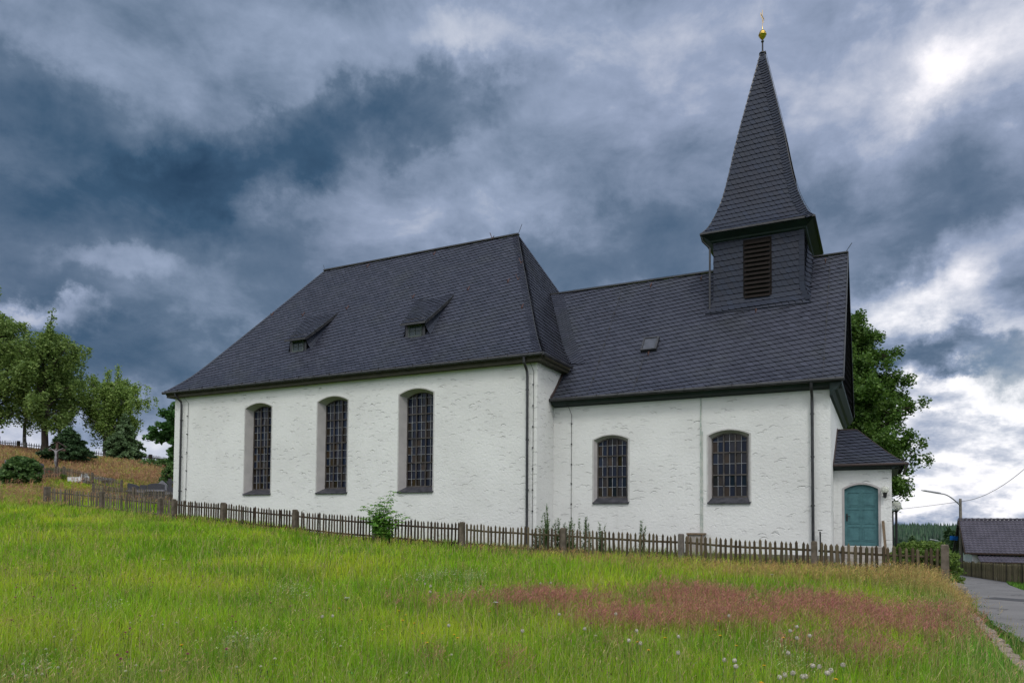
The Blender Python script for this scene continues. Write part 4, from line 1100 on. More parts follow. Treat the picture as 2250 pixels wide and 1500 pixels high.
pc.prism([(PX0 + .01, PY0 + a, b) for a, b in prof_], (PX1 - PX0 + .26, 0, 0)); pc.prism([(PX1 - a, PY0 - .268, b + .0005) for a, b in prof_], (0, PY1 - PY0 + .5, 0))
pc.build('porch_cornice', M['eaves_green'], church)
pg = MB(); pg.tube([(PX0 + .02, 2.60, 3.72), (32.50, 2.60, 3.72)], .045, 8); pg.tube([(32.50, 2.60, 3.72), (32.50, 8.2, 3.72)], .045, 8)
hp = [Vector((32.42 - PP.H(v) * kx, 2.65 + PP.H(v), PP.Z(v) + .02)) for v in np.linspace(0, PP.len, 10)]
pg.tube(hp, .022, 5); pg.bar((CX1, 5.4, 5.29), (30.9, 5.4, 5.27), .16, .04)
pg.tube([(CX1 + .02, 2.66, 3.76)] + [Vector((CX1 + .02, 2.65 + PP.H(v), PP.Z(v) + .07)) for v in np.linspace(.1, PP.len, 8)], .025, 5)
pg.build('porch_gutter', M['brown_board'], church)
dr_ = MB(); yd = PY0 + .10; n = 12
P = [(DX0, yd, DZ0)] + [(DX1, yd, DZ0)] + [(DX1 - (DX1 - DX0) * k / n, yd, arch_z(DX1 - (DX1 - DX0) * k / n, DX0, DX1, DZS, DR)) for k in range(n + 1)]
dr_.prism(P, (0, .05, 0)); 
door = dr_.build('door', M['door'], church)
dp = MB(); mid = (DX0 + DX1) / 2
for (xa, xb) in ((DX0 + .10, mid - .045), (mid + .045, DX1 - .10)):
    for (za, zb2) in ((DZ0 + .16, DZ0 + .66), (DZ0 + .76, DZ0 + 1.27), (DZ0 + 1.37, DZ0 + 1.86)):
        # recess frame and raised field
        t_ = .014
        for (a, b, c_, d_) in ((xa, xb, za, za + t_), (xa, xb, zb2 - t_, zb2), (xa, xa + t_, za + t_, zb2 - t_), (xb - t_, xb, za + t_, zb2 - t_)): dp.box(a, b, yd - .016, yd - .001, c_, d_)
        dp.box(xa + .05, xb - .05, yd - .011, yd - .001, za + .05, zb2 - .05)
dp.box(mid - .006, mid + .006, yd - .012, yd - .001, DZ0 + .02, DZS + DR - .02)
dp.build('door_panels', M['door'], door)
dh = MB(); hx = DX0 + .075
dh.box(hx - .025, hx + .025, yd - .018, yd - .001, DZ0 + .86, DZ0 + 1.12); dh.tube([(hx, yd, DZ0 + 1.03), (hx, yd - .06, DZ0 + 1.03), (hx + .11, yd - .06, DZ0 + 1.02)], .013, 6)
dh.build('handle', M['iron'], door)
ds = MB(); bw = .075
inn = [(DX0, DZ0)] + [(DX0 + (DX1 - DX0) * k / n, arch_z(DX0 + (DX1 - DX0) * k / n, DX0, DX1, DZS, DR)) for k in range(n + 1)] + [(DX1, DZ0)]
ou = [(DX0 - bw, DZ0)] + [(DX0 - bw + (DX1 - DX0 + 2 * bw) * k / n, arch_z(DX0 - bw + (DX1 - DX0 + 2 * bw) * k / n, DX0 - bw, DX1 + bw, DZS + .03, DR + .035)) for k in range(n + 1)] + [(DX1 + bw, DZ0)]
for k in range(len(inn) - 1):
    a, b, c_, d_ = inn[k], inn[k + 1], ou[k + 1], ou[k]; y_ = PY0 - .012
    ds.poly([(a[0], y_, a[1]), (b[0], y_, b[1]), (c_[0], y_, c_[1]), (d_[0], y_, d_[1])]); ds.poly([(d_[0], y_, d_[1]), (c_[0], y_, c_[1]), (c_[0], y_ + .02, c_[1]), (d_[0], y_ + .02, d_[1])])
    ds.poly([(a[0], y_, a[1]), (b[0], y_, b[1]), (b[0], yd, b[1]), (a[0], yd, a[1])])
ds.build('door_surround', M['reveal'], church)
wl_ = MB(); wl_.box(31.77, 31.85, PY0 - .03, PY0 - .001, 2.60, 2.74); wl_.tube([(31.81, PY0 - .03, 2.66), (31.81, PY0 - .15, 2.66), (31.81, PY0 - .15, 2.70)], .02, 8)
wl_.lathe((31.81, PY0 - .15, 2.62), [(.02, -.03), (.05, -.02), (.055, .05), (.075, .14), (.0, .15)], 14)
wlo = wl_.build('wall_lamp', M['iron'], church)
def sphere(mb, c, r, n=18, m_=12):
    mb.lathe((c[0], c[1], c[2] - r), [(max(.001, r * math.sin(math.pi * k / m_)), r - r * math.cos(math.pi * k / m_)) for k in range(m_ + 1)], n)
sg_ = MB(); sphere(sg_, (31.81, PY0 - .15, 2.86), .125); sg_.build('lamp_globe', M['globe'], wlo, smooth=True)
# steps
st = MB()
for k in range(4): st.box(30.45, 31.72, PY0 - .30 * (k + 1) - .3, PY0 - .001 if k == 0 else PY0 - .3 * k - .301, -.4, DZ0 - .02 - k * .17)
st.build('door_steps', M['stone_light'], church)
bxh = MB(); bxh.box(25.5, 25.98, 1.0, 1.5, .2, 1.27); bxh.box(25.45, 26.03, .95, 1.52, 1.27, 1.33, 1); bxh.box(25.47, 25.53, .98, 1.0, .2, 1.27, 1); bxh.box(25.95, 26.01, .98, 1.0, .2, 1.27, 1)
tag(bxh.build('meter_box', [M['stone_light'], M['tan_wood']], None), 'small grey cabinet with a brown lid against the white chancel wall behind the picket fence', 'cabinet')
# standpipe tap beside the downpipe
tp = empty('garden_tap', (29.85, 1.35, .25), 'small black standpipe tap beside the downpipe at the chancel corner', 'tap')
p = MB(); p.tube([(29.85, 1.35, .2), (29.85, 1.35, 1.42)], .025, 8); p.build('standpipe', M['iron'], tp)
p = MB(); p.tube([(29.85, 1.35, 1.38), (29.85, 1.2, 1.42), (29.85, 1.14, 1.34)], .018, 6); p.tube([(29.78, 1.35, 1.47), (29.92, 1.35, 1.47)], .014, 6); p.build('spout', M['iron'], tp)
plk = MB(); plk.bar((31.74, 2.87, 1.80), (31.84, 2.52, .35), .085, .03, up=Vector((0, 1, 0)))
tag(plk.build('wooden_plank', M['tan_wood']), 'narrow tan wooden plank leaning on the porch wall right of the teal door', 'plank')
M['fence_far'] = wood_mat('brown_fence_wood', (0.065, 0.055, 0.034), (0.12, 0.105, 0.066), (0.19, 0.165, 0.11))
# ================================================================== PICKET FENCES
def picket_bay(parent, a, b, zf, n, mat, hgt=.98, wd=.062, lean=.02, seed=0, rail_z=(.76, .26), rail_r=.035, gap=.04, miss=0.0):
    """one bay between two posts: a panel of pointed half round pickets and two rails behind it"""
    rr = random.Random(seed); a = Vector(a); b = Vector(b); dd = (b - a); L = dd.length; dd.normalize()
    nrm = Vector((dd.y, -dd.x, 0)).normalized()      # towards the viewer's side
    p = MB(); k = 0
    for i in range(n):
        if rr.random() < miss: continue
        t = (i + .5) / n; c = a + dd * (L * t + rr.uniform(-.008, .008)); z0 = zf(c.x, c.y)
        h = hgt * rr.uniform(.965, 1.035); w = wd * rr.uniform(.82, 1.12); le = rr.uniform(-lean, lean); lo = rr.uniform(-.012, .012)
        base = c + nrm * (.022 + lo); base.z = z0 - .12
        def P(u, o, z): return base + dd * (u + le * z) + nrm * o + Vector((0, 0, z + .0))
        hs = h + .12; tp = hs - .075
        V = []
        for z in (0, tp):
            V += [P(-w / 2, 0, z), P(-w * .30, w * .42, z), P(w * .30, w * .42, z), P(w / 2, 0, z)]
        V.append(P(rr.uniform(-.008, .008), w * .15, hs))
        p.add(V, [(0, 4, 5, 1), (1, 5, 6, 2), (2, 6, 7, 3), (3, 7, 4, 0), (4, 8, 5), (5, 8, 6), (6, 8, 7), (7, 8, 4)])
    p.build('picket_panel', mat, parent)
    for rz in rail_z:
        q_ = MB(); pts = []
        for t in (-.0, .25, .5, .75, 1.0):
            c = a + dd * L * t; pts.append(Vector((c.x, c.y, zf(c.x, c.y) + rz - .02 * math.sin(t * 3.14) + rr.uniform(-.01, .01))) - nrm * (rail_r + .002))
        q_.tube(pts, rail_r, 7); q_.build('rail', mat, parent)
def post(parent, x, y, z, h, w, mat, cap=True, name='post', rot=0.0):
    p = MB(); c, s = math.cos(rot), math.sin(rot); j = [random.uniform(-.008, .008) for _ in range(4)]
    def ring_(ww, zz, o=(0, 0)): return [(x + (a * c - b * s) * ww + o[0], y + (a * s + b * c) * ww + o[1], zz) for a, b in ((-.5, -.5), (.5, -.5), (.5, .5), (-.5, .5))]
    R0, R1, R2 = ring_(w, z - .3), ring_(w * .97, z + h - .03, (j[0], j[1])), ring_(w * .70, z + h, (j[0], j[1]))
    V = R0 + R1 + R2; F = []
    for i in range(2):
        for k in range(4): F.append((i * 4 + k, i * 4 + (k + 1) % 4, (i + 1) * 4 + (k + 1) % 4, (i + 1) * 4 + k))
    F.append((8, 9, 10, 11)); p.add(V, F)
    p.build(name, mat, parent)

# ground line of the front fence, fitted once and followed by pickets and rails
FX = [-7, -5.8, -1.5, 2.6, 6.5, 10.5, 14.65, 18.4, 22.25, 26.2, 30, 33.3]
FZ = [2.40, 2.28, 1.98, 1.66, 1.40, 1.10, .84, .64, .47, .32, .16, .05]
FY = -2.6
def fz(x, y): return float(np.interp(x, FX, FZ))
front_fence = empty('picket_fence', (6.5, FY, 1.4), 'long dark weathered picket fence on grey posts running along the church wall', 'fence')
PX = [3.45, 6.52, 10.55, 14.55, 18.36, 22.25, 26.16, 29.98, 33.20]
for i, x in enumerate(PX):
    last = (i == len(PX) - 1)
    if i: post(front_fence, x, FY - .06, fz(x, FY), 1.03 if not last else 1.10, .16 if not last else .19, M['post'] if i % 3 else M['concrete_post'])
    else: post(front_fence, x, FY - .06, fz(x, FY), 1.0, .15, M['post'])
for i in range(len(PX) - 1):
    L = PX[i + 1] - PX[i]
    old = 0
    picket_bay(front_fence, (PX[i] + .1, FY, 0), (PX[i + 1] - .1, FY, 0), fz, int(round(L / .150)) if i < 7 else 21, M['fence'] if i < 4 else M['fence_mid'], hgt=.99, seed=10 + i, wd=.076 if i < 7 else .086, lean=.03)
left_fence = empty('picket_fence', (-5.8, FY, 2.2), 'bleached leaning picket fence in tall grass left of the church corner', 'fence')
PL = [-5.80, -1.52, 2.57]
for x in PL: post(left_fence, x, FY - .05, fz(x, FY), 1.02, .20 if x > -5 else .24, M['post'])
for i, (a, b) in enumerate(((-5.8, -1.52), (-1.52, 2.57), (2.57, 3.45))):
    picket_bay(left_fence, (a + .1, FY, 0), (b - .08, FY, 0), fz, max(4, int(round((b - a) / .17))), M['fence_old'], hgt=.98, seed=40 + i, lean=.07, wd=.070, miss=.04)
def simple_fence(pts, label, mat, pmat, spacing, step, hgt, seed, wd=.06, name='picket_fence', pw=.14, zofs=0.0, rr_=.03):
    e = empty(name, (pts[0][0], pts[0][1], tz(*pts[0])), label, 'fence'); k = 0
    zf = lambda x, y: tz(x, y) + zofs
    for (x0, y0), (x1, y1) in zip(pts[:-1], pts[1:]):
        L = math.hypot(x1 - x0, y1 - y0); nb = max(1, int(round(L / spacing)))
        for i in range(nb):
            a = (x0 + (x1 - x0) * i / nb, y0 + (y1 - y0) * i / nb, 0); b = (x0 + (x1 - x0) * (i + 1) / nb, y0 + (y1 - y0) * (i + 1) / nb, 0)
            post(e, a[0], a[1], zf(a[0], a[1]), hgt + .06, pw, pmat)
            picket_bay(e, a, b, zf, int(L / nb / step), mat, hgt=hgt, seed=seed + k, wd=wd, rail_z=(hgt * .75, hgt * .25), rail_r=rr_); k += 1
    post(e, pts[-1][0], pts[-1][1], zf(*pts[-1]), hgt + .06, pw, pmat)
    return e
p1, p2, p3, p4 = spot(80, 1042, 62), spot(267, 1070, 58), spot(330, 1075, 54), spot(380, 1080, 50)
simple_fence([(p1.x - 5, p1.y - .3), (p1.x, p1.y), (p2.x, p2.y)], 'grey picket fence in front of the graves below the wooden crucifix', M['fence_old'], M['post'], 3.2, .17, .98, 100, .075)
q1, q2 = spot(205, 1090, 46), spot(392, 1110, 41)
simple_fence([(q1.x, q1.y), (q2.x, q2.y)], 'second mossy picket fence just behind the bleached one at the church corner', M['fence_old'], M['post'], 4.0, .17, .98, 150, .07)
h1, h2, h3, h4, h5 = spot(-90, 990, 92), spot(40, 988, 90), spot(230, 1008, 91), spot(330, 1022, 84), spot(420, 1034, 78)
simple_fence([(h1.x, h1.y), (h2.x, h2.y), (h3.x, h3.y), (h4.x, h4.y), (h5.x, h5.y)], 'black picket fence along the hilltop behind the birch trees', M['fence_dark'], M['fence_dark'], 4.6, .27, 1.2, 200, .085, pw=.3, rr_=.05)
r0, r1, r2 = spot(2100, 1262, 60), spot(2250, 1290, 40), spot(2480, 1330, 30)
simple_fence([(r0.x, r0.y), (r1.x, r1.y), (r2.x, r2.y)], 'brown picket fence on the far side of the road in front of the tiled house', M['fence_far'], M['fence_dark'], 3.6, .135, 1.15, 300, .085, pw=.16)

# ================================================================== VEGETATION
def leaves_np(centres, n_per, spread, size, droop=0.0, flat=0.3, rs=None, aspect=1.6):
    """many small folded leaf faces scattered round cluster centres"""
    rs = rs or rng
    C = np.repeat(np.asarray(centres, float), n_per, axis=0); N = len(C)
    o = rs.normal(0, 1, (N, 3)); o /= np.maximum(np.linalg.norm(o, axis=1), 1e-6)[:, None]
    o *= (rs.random(N) ** 0.55)[:, None]
    sp = np.asarray(spread, float); C = C + o * sp
    if droop: C[:, 2] -= rs.random(N) ** 2 * droop
    d1 = rs.normal(0, 1, (N, 3)); d1[:, 2] *= flat; d1[:, 2] -= .35; d1 /= np.linalg.norm(d1, axis=1)[:, None]
    d2 = np.cross(d1, rs.normal(0, 1, (N, 3))); d2 /= np.maximum(np.linalg.norm(d2, axis=1), 1e-6)[:, None]
    s = size * rs.uniform(.6, 1.3, N); a = d1 * (s * aspect * .5)[:, None]; b = d2 * (s * .5)[:, None]
    V = np.stack([C - a, C + b, C + a, C - b], 1).reshape(-1, 3)
    return V
def leaf_object(name, V, mat, parent):
    off = np.array(wloc(parent)); n = len(V)
    return np_mesh(name, V - off, np.arange(n), np.full(n // 4, 4), mat, parent)

def tree(name, label, x, y, h, cr, kind, trunk_mat, leaf, seed, lean=(0, 0), n_limb=16, crown_base=.28, leaf_n=34, leaf_s=.17, group=None, stems=1, z=None, top_shape=None, gappy=.2, tr=.022, cat='tree', spread=.55, droop=0):
    rs = np.random.default_rng(seed); rr = random.Random(seed)
    z0 = tz(x, y) if z is None else z
    root = empty(name, (x, y, z0), label, cat, group)
    tb = MB(); cents = []
    for s_ in range(stems):
        ang = rr.uniform(0, 6.28); ln = Vector((lean[0] + (math.cos(ang) * .10 if stems > 1 else 0), lean[1] + (math.sin(ang) * .10 if stems > 1 else 0), 0))
        hh = h * (1 - .12 * s_); n = 9; path = []
        px_, py_ = x + (math.cos(ang) * .35 if stems > 1 else 0), y + (math.sin(ang) * .35 if stems > 1 else 0)
        wob = [rr.uniform(-1, 1) * .018 * h for _ in range(n + 1)]; wob2 = [rr.uniform(-1, 1) * .018 * h for _ in range(n + 1)]
        for i in range(n + 1):
            t = i / n; path.append(Vector((px_ + ln.x * hh * t + wob[i] * (t > .05), py_ + ln.y * hh * t + wob2[i] * (t > .05), z0 - .3 + (hh * .97 + .3) * t)))
        r0 = tr * h
        tb.tube(path, [r0 * (1.25 if i == 0 else (1 - i / n) ** .8 + .04) for i in range(n + 1)], 9)
        def at_t(t): k = min(int(t * n), n - 1); f_ = t * n - k; return path[k].lerp(path[k + 1], f_)
        nl_ = n_limb // stems
        for i in range(nl_):
            t = crown_base + (1 - crown_base) * ((i + rr.random() * .8) / nl_) * .98
            a = i * 2.4 + rr.uniform(-.5, .5)
            tt = (t - crown_base) / (1 - crown_base)
            if kind == 'birch': env = (math.sin(math.pi * min(1, tt * .86 + .16)) ** .75)
            elif kind == 'linden': env = min(1.0, (tt + .22) / .42) * (1 - tt * .97) ** .62 * 1.12
            else: env = math.sin(math.pi * min(1, tt * .8 + .18)) ** .7
            L = cr * env * rr.uniform(.72, 1.12); st_ = at_t(t * .86)
            rise = {'birch': .75, 'linden': .45}.get(kind, .5) * rr.uniform(.7, 1.3)
            dirv = Vector((math.cos(a), math.sin(a), rise)); end = st_ + dirv * L * .86
            mid = st_.lerp(end, .5) + Vector((0, 0, L * .10)); pts = [st_, mid, end]
            rb = r0 * (1 - t) * .5 + .02
            tb.tube([st_, st_.lerp(mid, .5) + Vector((0, 0, .03)), mid, end], [rb, rb * .8, rb * .6, rb * .25], 5, caps=False)
            ns_ = max(3, int(3 + L * 2.0))
            for j in range(ns_):
                u = .28 + .75 * (j + rr.random()) / ns_; base_ = (st_.lerp(mid, u * 2) if u < .5 else mid.lerp(end, min(1.05, u * 2 - 1)))
                sd2 = Vector((rr.uniform(-1, 1), rr.uniform(-1, 1), rr.uniform(-.5, .8))); sd2.normalize(); l2 = L * rr.uniform(.14, .40)
                tip = base_ + sd2 * l2 + Vector((0, 0, -.25 * l2 if kind == 'birch' else 0))
                if j % 2 == 0: tb.tube([base_, tip], [rb * .28 + .006, .008], 4, caps=False)
                cents.append(tip)
                if rr.random() > gappy + (.35 if kind == 'birch' else 0): cents.append(base_.lerp(tip, .5))
        cents += [path[-1], path[-1].lerp(path[-2], .4), path[-1].lerp(path[-2], .8)]
    tb.build('trunk', trunk_mat, root)
    C = np.array([tuple(c) for c in cents])
    V = leaves_np(C, leaf_n, (spread, spread, spread * .8), leaf_s, droop=droop, rs=rs)
    leaf_object('crown', V, leaf, root)
    return root
HT = 'birches and trees on the cemetery hill'
def hill_tree(px, pbase, ptop, D, crpx, label, kind, bark, leaf, seed, **kw):
    p = spot(px, pbase, D); h = (pbase - ptop) * D / FPX * 1.07
    return tree(kw.pop('name', 'birch_tree'), label, p.x, p.y, h, crpx * D / FPX, kind, bark, leaf, seed, group=HT, z=p.z - .15, **kw)
hill_tree(-15, 992, 640, 80, 92, 'tallest dark birch cut by the left edge of the picture', 'birch', M['bark'], M['leaf_birch_dk'], 1, n_limb=30, leaf_n=66, leaf_s=0.178, tr=.020, droop=1.3, spread=0.527, crown_base=.20)
hill_tree(56, 985, 735, 84, 58, 'slim pale birch between the two big dark trees on the hill', 'birch', M['birch_bark'], M['leaf_birch'], 2, n_limb=20, leaf_n=49, leaf_s=0.158, tr=.014, droop=1.5, spread=0.465, crown_base=.26)
hill_tree(94, 1002, 690, 80, 92, 'broad forked tree with a dark trunk left of the wooden crucifix', 'birch', M['bark'], M['leaf_birch_dk'], 3, n_limb=30, leaf_n=62, leaf_s=0.178, tr=.022, lean=(.03, 0), droop=1.3, spread=0.527, crown_base=.24)
hill_tree(135, 1000, 745, 86, 62, 'rear birch whose crown leans right behind the forked tree', 'birch', M['bark'], M['leaf_birch'], 4, n_limb=20, leaf_n=51, leaf_s=0.165, tr=.012, droop=1.3, spread=0.496, crown_base=.30)
hill_tree(228, 1010, 815, 86, 62, 'birch with a slim pale trunk left of its twin on the hill', 'birch', M['birch_bark'], M['leaf_birch'], 5, n_limb=20, leaf_n=56, leaf_s=0.165, tr=.017, droop=1.3, spread=0.496, crown_base=.24)
hill_tree(259, 1012, 808, 88, 66, 'birch with a curved dark trunk on the right of the hill', 'birch', M['bark'], M['leaf_birch'], 6, n_limb=24, leaf_n=58, leaf_s=0.165, tr=.017, lean=(-.04, 0), droop=1.3, spread=0.496, crown_base=.22)
p = spot(1862, 1185, 52)
tree('linden_tree', 'large dark green deciduous tree rising behind the right end of the church', p.x, p.y, (1185 - 590) * 52 / FPX, 5.5, 'linden', M['bark'], M['leaf_linden'], 21, n_limb=84, leaf_n=105, leaf_s=.145, crown_base=.10, gappy=.1, tr=.025, spread=.50, z=p.z, droop=.5)
p = spot(405, 1040, 62)
tree('maple_tree', 'bright green maple showing behind the left corner of the church', p.x, p.y, (1040 - 862) * 62 / FPX, 2.3, 'maple', M['bark'], M['leaf_maple'], 22, n_limb=22, leaf_n=48, leaf_s=.24, crown_base=.10, gappy=.15, spread=.45, z=p.z)

def conifer(name, label, x, y, z0, h, r, mat, seed, droop=.35, tiers=11, per=9, needle=.16, base=.08, dens=30, cat='tree', group=None, skew=0):
    rr = random.Random(seed); rs = np.random.default_rng(seed)
    root = empty(name, (x, y, z0), label, cat, group); tb = MB()
    tb.tube([(x, y, z0 - .2), (x, y, z0 + h)], [h * .022 + .02, .012], 7); cents = []
    for i in range(tiers):
        t = base + (1 - base) * i / tiers; zz = z0 + h * t; L = r * (1 - t) ** .75 * rr.uniform(.8, 1.15)
        for j in range(per):
            a = j * 6.283 / per + i * .7 + rr.uniform(-.3, .3); l2 = L * rr.uniform(.7, 1.1) * (1 + skew * math.cos(a))
            e = Vector((x + math.cos(a) * l2, y + math.sin(a) * l2, zz - droop * l2 + .12 * l2)); s_ = Vector((x, y, zz))
            m_ = s_.lerp(e, .55) + Vector((0, 0, .08 * l2))
            tb.tube([s_, m_, e], [.022, .014, .006], 4, caps=False)
            for u in np.linspace(.25, 1.0, max(3, int(l2 * 5))): cents.append(tuple((s_.lerp(m_, u / .55) if u < .55 else m_.lerp(e, (u - .55) / .45))))
    cents.append((x, y, z0 + h))
    tb.build('trunk', M['bark'], root)
    V = leaves_np(np.array(cents), dens, (.13, .13, .08), needle, droop=droop * .4, rs=rs, aspect=2.6)
    leaf_object('crown', V, mat, root)
p = spot(150, 1014, 74); conifer('spruce_tree', 'low dark spruce with wide branches behind the wooden crucifix', p.x, p.y, p.z, 3.4, 2.7, M['needle'], 31, droop=.10, tiers=9, per=11, needle=.22, dens=26)
p = spot(272, 1016, 84); conifer('larch_tree', 'feathery drooping conifer right of the twin birches on the hill', p.x, p.y, p.z, 5.6, 2.7, M['needle_larch'], 32, droop=.42, tiers=13, per=8, needle=.22, dens=13)
p = spot(382, 1036, 60)

def shrub(name, label, x, y, z0, rx, ry, h, mat, seed, n_c=90, leaf_n=26, leaf_s=.11, group=None, cat='shrub', trunk=True, boxy=False, spread=.2):
    rr = random.Random(seed); rs = np.random.default_rng(seed)
    root = empty(name, (x, y, z0), label, cat, group); cents = []; tb = MB()
    for i in range(n_c):
        if boxy: c = Vector((rr.uniform(-rx, rx), rr.uniform(-ry, ry), h * (rr.random() ** .5) * .92))
        else:
            a = rr.uniform(0, 6.283); e = rr.random() ** .6; zc_ = rr.random() ** .7
            k = math.sqrt(max(0.02, 1 - (abs(zc_ - .35) / .72) ** 2.2)); c = Vector((math.cos(a) * rx * e * k, math.sin(a) * ry * e * k, h * zc_ * .93 + .05))
        cents.append((x + c.x, y + c.y, z0 + c.z))
        if i % 4 == 0: tb.tube([(x + c.x * .15, y + c.y * .15, z0 - .1), (x + c.x * .6, y + c.y * .6, z0 + c.z * .5), (x + c.x, y + c.y, z0 + c.z)], [.03, .018, .006], 4, caps=False)
    tb.build('stem', M['bark'], root)
    V = leaves_np(np.array(cents), leaf_n, (spread, spread, spread * .8), leaf_s, rs=rs)
    leaf_object('foliage', V, mat, root); return root
def at_ground(px, py, D): p = spot(px, py, D); return p.x, p.y, tz(p.x, p.y)
x, y, z = at_ground(46, 1058, 58); shrub('leafy_shrub', 'big round dark green shrub in front of the graves on the left', x, y, z - .1, 1.6, 1.3, 2.2, M['leaf_bush'], 51, 150, 34, .16, spread=.3)
x, y, z = at_ground(4, 1064, 57); shrub('leafy_shrub', 'lower green shrub at the left edge beside the big round shrub', x, y, z - .1, 1.1, 1.0, 1.2, M['leaf_bush'], 52, 60, 30, .15, spread=.28)
x, y, z = at_ground(124, 1042, 64.5); shrub('box_hedge', 'clipped light green hedge behind the foot of the wooden crucifix', x, y, z, 1.05, .45, .85, M['leaf_hedge'], 53, 90, 26, .13, boxy=True, cat='hedge', spread=.16)
x, y, z = at_ground(137, 1047, 60); shrub('potted_plant', 'small light green plant on the grave right of the crucifix post', x, y, z, .38, .3, .42, M['leaf_hedge'], 54, 22, 24, .09, cat='plant', spread=.1)
x, y, z = at_ground(374, 1046, 60); shrub('leafy_shrub', 'airy young shrub at the end of the hill left of the church corner', x, y, z - .1, .9, .8, 2.6, M['leaf_bush'], 55, 60, 16, .17, spread=.3)
x, y, z = at_ground(340, 1036, 80); shrub('leafy_shrub', 'low dark bushes along the hilltop fence beside the church corner', x, y, z - .3, 4.5, 1.2, 1.0, M['leaf_bush'], 56, 90, 26, .22, spread=.4)
# hedge inside the churchyard corner
shrub('rounded_hedge', 'rounded clipped green hedge behind the last fence posts by the road', 32.75, -.5, -.2, 1.02, 1.15, 1.36, M['leaf_hedge'], 57, 620, 44, .045, cat='hedge', spread=.13)

# young elder growing through the fence
def sapling():
    rr = random.Random(77); rs = np.random.default_rng(77); x, y = 14.95, -2.75; z0 = fz(x, y) - .05
    root = empty('elder_sapling', (x, y, z0), 'bright green elder sapling growing through the picket fence below the nave windows', 'sapling'); tb = MB(); V = []
    targets = [(0.35, 0, 2.02), (-.15, .05, 1.75), (-.95, -.05, 1.48), (.95, 0, 1.05), (.62, .1, 1.25), (-.55, .1, 1.3), (.2, -.15, 1.6), (-.2, -.25, 1.2), (.35, -.3, 1.15), (-.45, -.2, .95), (.1, .1, 1.35), (-.75, .1, 1.0), (.45, .1, .8), (0, -.3, .85), (-.25, .2, .65), (.25, -.1, .55), (-.3, -.1, 1.5), (.5, -.1, 1.5)]
    for (a, b, c) in targets:
        e = Vector((x + a, y + b, z0 + c)); m_ = Vector((x + a * .25, y + b * .4, z0 + c * .6)); s_ = Vector((x + a * .06, y, z0))
        tb.tube([s_, m_, e], [.020, .012, .004], 5, caps=False)
        nn = 10
        for k in range(nn):
            u = .40 + .6 * k / (nn - 1); c0 = s_.lerp(m_, u * 1.6) if u < .62 else m_.lerp(e, (u - .62) / .38)
            for sgn in (-1, 1):
                ang = rr.uniform(0, 6.28); dd = Vector((math.cos(ang), math.sin(ang) * .7, rr.uniform(-.15, .35))).normalized()
                L = rr.uniform(.18, .30)
                for q_ in range(5):     # pinnate leaflets
                    bpt = c0 + dd * L * (q_ // 2 + 1) / 3; sd_v = dd.cross(Vector((0, 0, 1))).normalized() * (1 if q_ % 2 else -1)
                    if q_ == 4: ld = dd
                    else: ld = (dd * .5 + sd_v + Vector((0, 0, -.35))).normalized()
                    ll = rr.uniform(.10, .16); w_ = ld.cross(Vector((rr.uniform(-.3, .3), rr.uniform(-.3, .3), 1))).normalized() * ll * .27
                    V += [bpt, bpt + ld * ll * .5 + w_, bpt + ld * ll - Vector((0, 0, ll * .25)), bpt + ld * ll * .5 - w_]
    tb.build('stem', M['bark'], root)
    leaf_object('foliage', np.array([tuple(v) for v in V]), M['leaf_sapling'], root)
sapling()
def weed(x, y, h, seed, label='tall wild weed with small pale leaves growing between fence and chancel wall'):
    rr = random.Random(seed); z0 = tz(x, y); root = empty('tall_weed', (x, y, z0), label, 'weed', 'tall weeds behind the picket fence'); tb = MB(); V = []
    for s_ in range(rr.randint(3, 5)):
        a, b = rr.uniform(-.22, .22), rr.uniform(-.15, .15); hh = h * rr.uniform(.72, 1.0); e = Vector((x + a, y + b, z0 + hh)); s0 = Vector((x + a * .3, y, z0))
        tb.tube([s0, s0.lerp(e, .5) + Vector((a * .1, 0, 0)), e], [.010, .008, .003], 4, caps=False)
        for k in range(80):
            u = .15 + .85 * rr.random(); c0 = s0.lerp(e, u); ang = rr.uniform(0, 6.28); ld = Vector((math.cos(ang), math.sin(ang), rr.uniform(.1, .9))).normalized()
            ll = rr.uniform(.09, .20) * (1.25 - u * .7); w_ = ld.cross(Vector((0, 0, 1))).normalized() * ll * .17
            V += [c0, c0 + ld * ll * .5 + w_, c0 + ld * ll, c0 + ld * ll * .5 - w_]
    tb.build('stem', M['stem'], root); leaf_object('foliage', np.array([tuple(v) for v in V]), M['leaf_bush'], root)
for i, (px, h) in enumerate(((1192, 1.15), (1207, 1.35), (1222, .95), (1258, 1.05), (1280, 1.25), (1300, 1.0), (1322, .9), (1408, 1.05), (1245, .9), (1180, .7))):
    # between the wall (y 1.56) and the fence
    yy = -1.2 + (i % 3) * .5; r_ = ray(px, 1200); k = (yy - CAM[1]) / r_.y; weed(CAM[0] + r_.x * k, yy, h * 1.35, 500 + i)

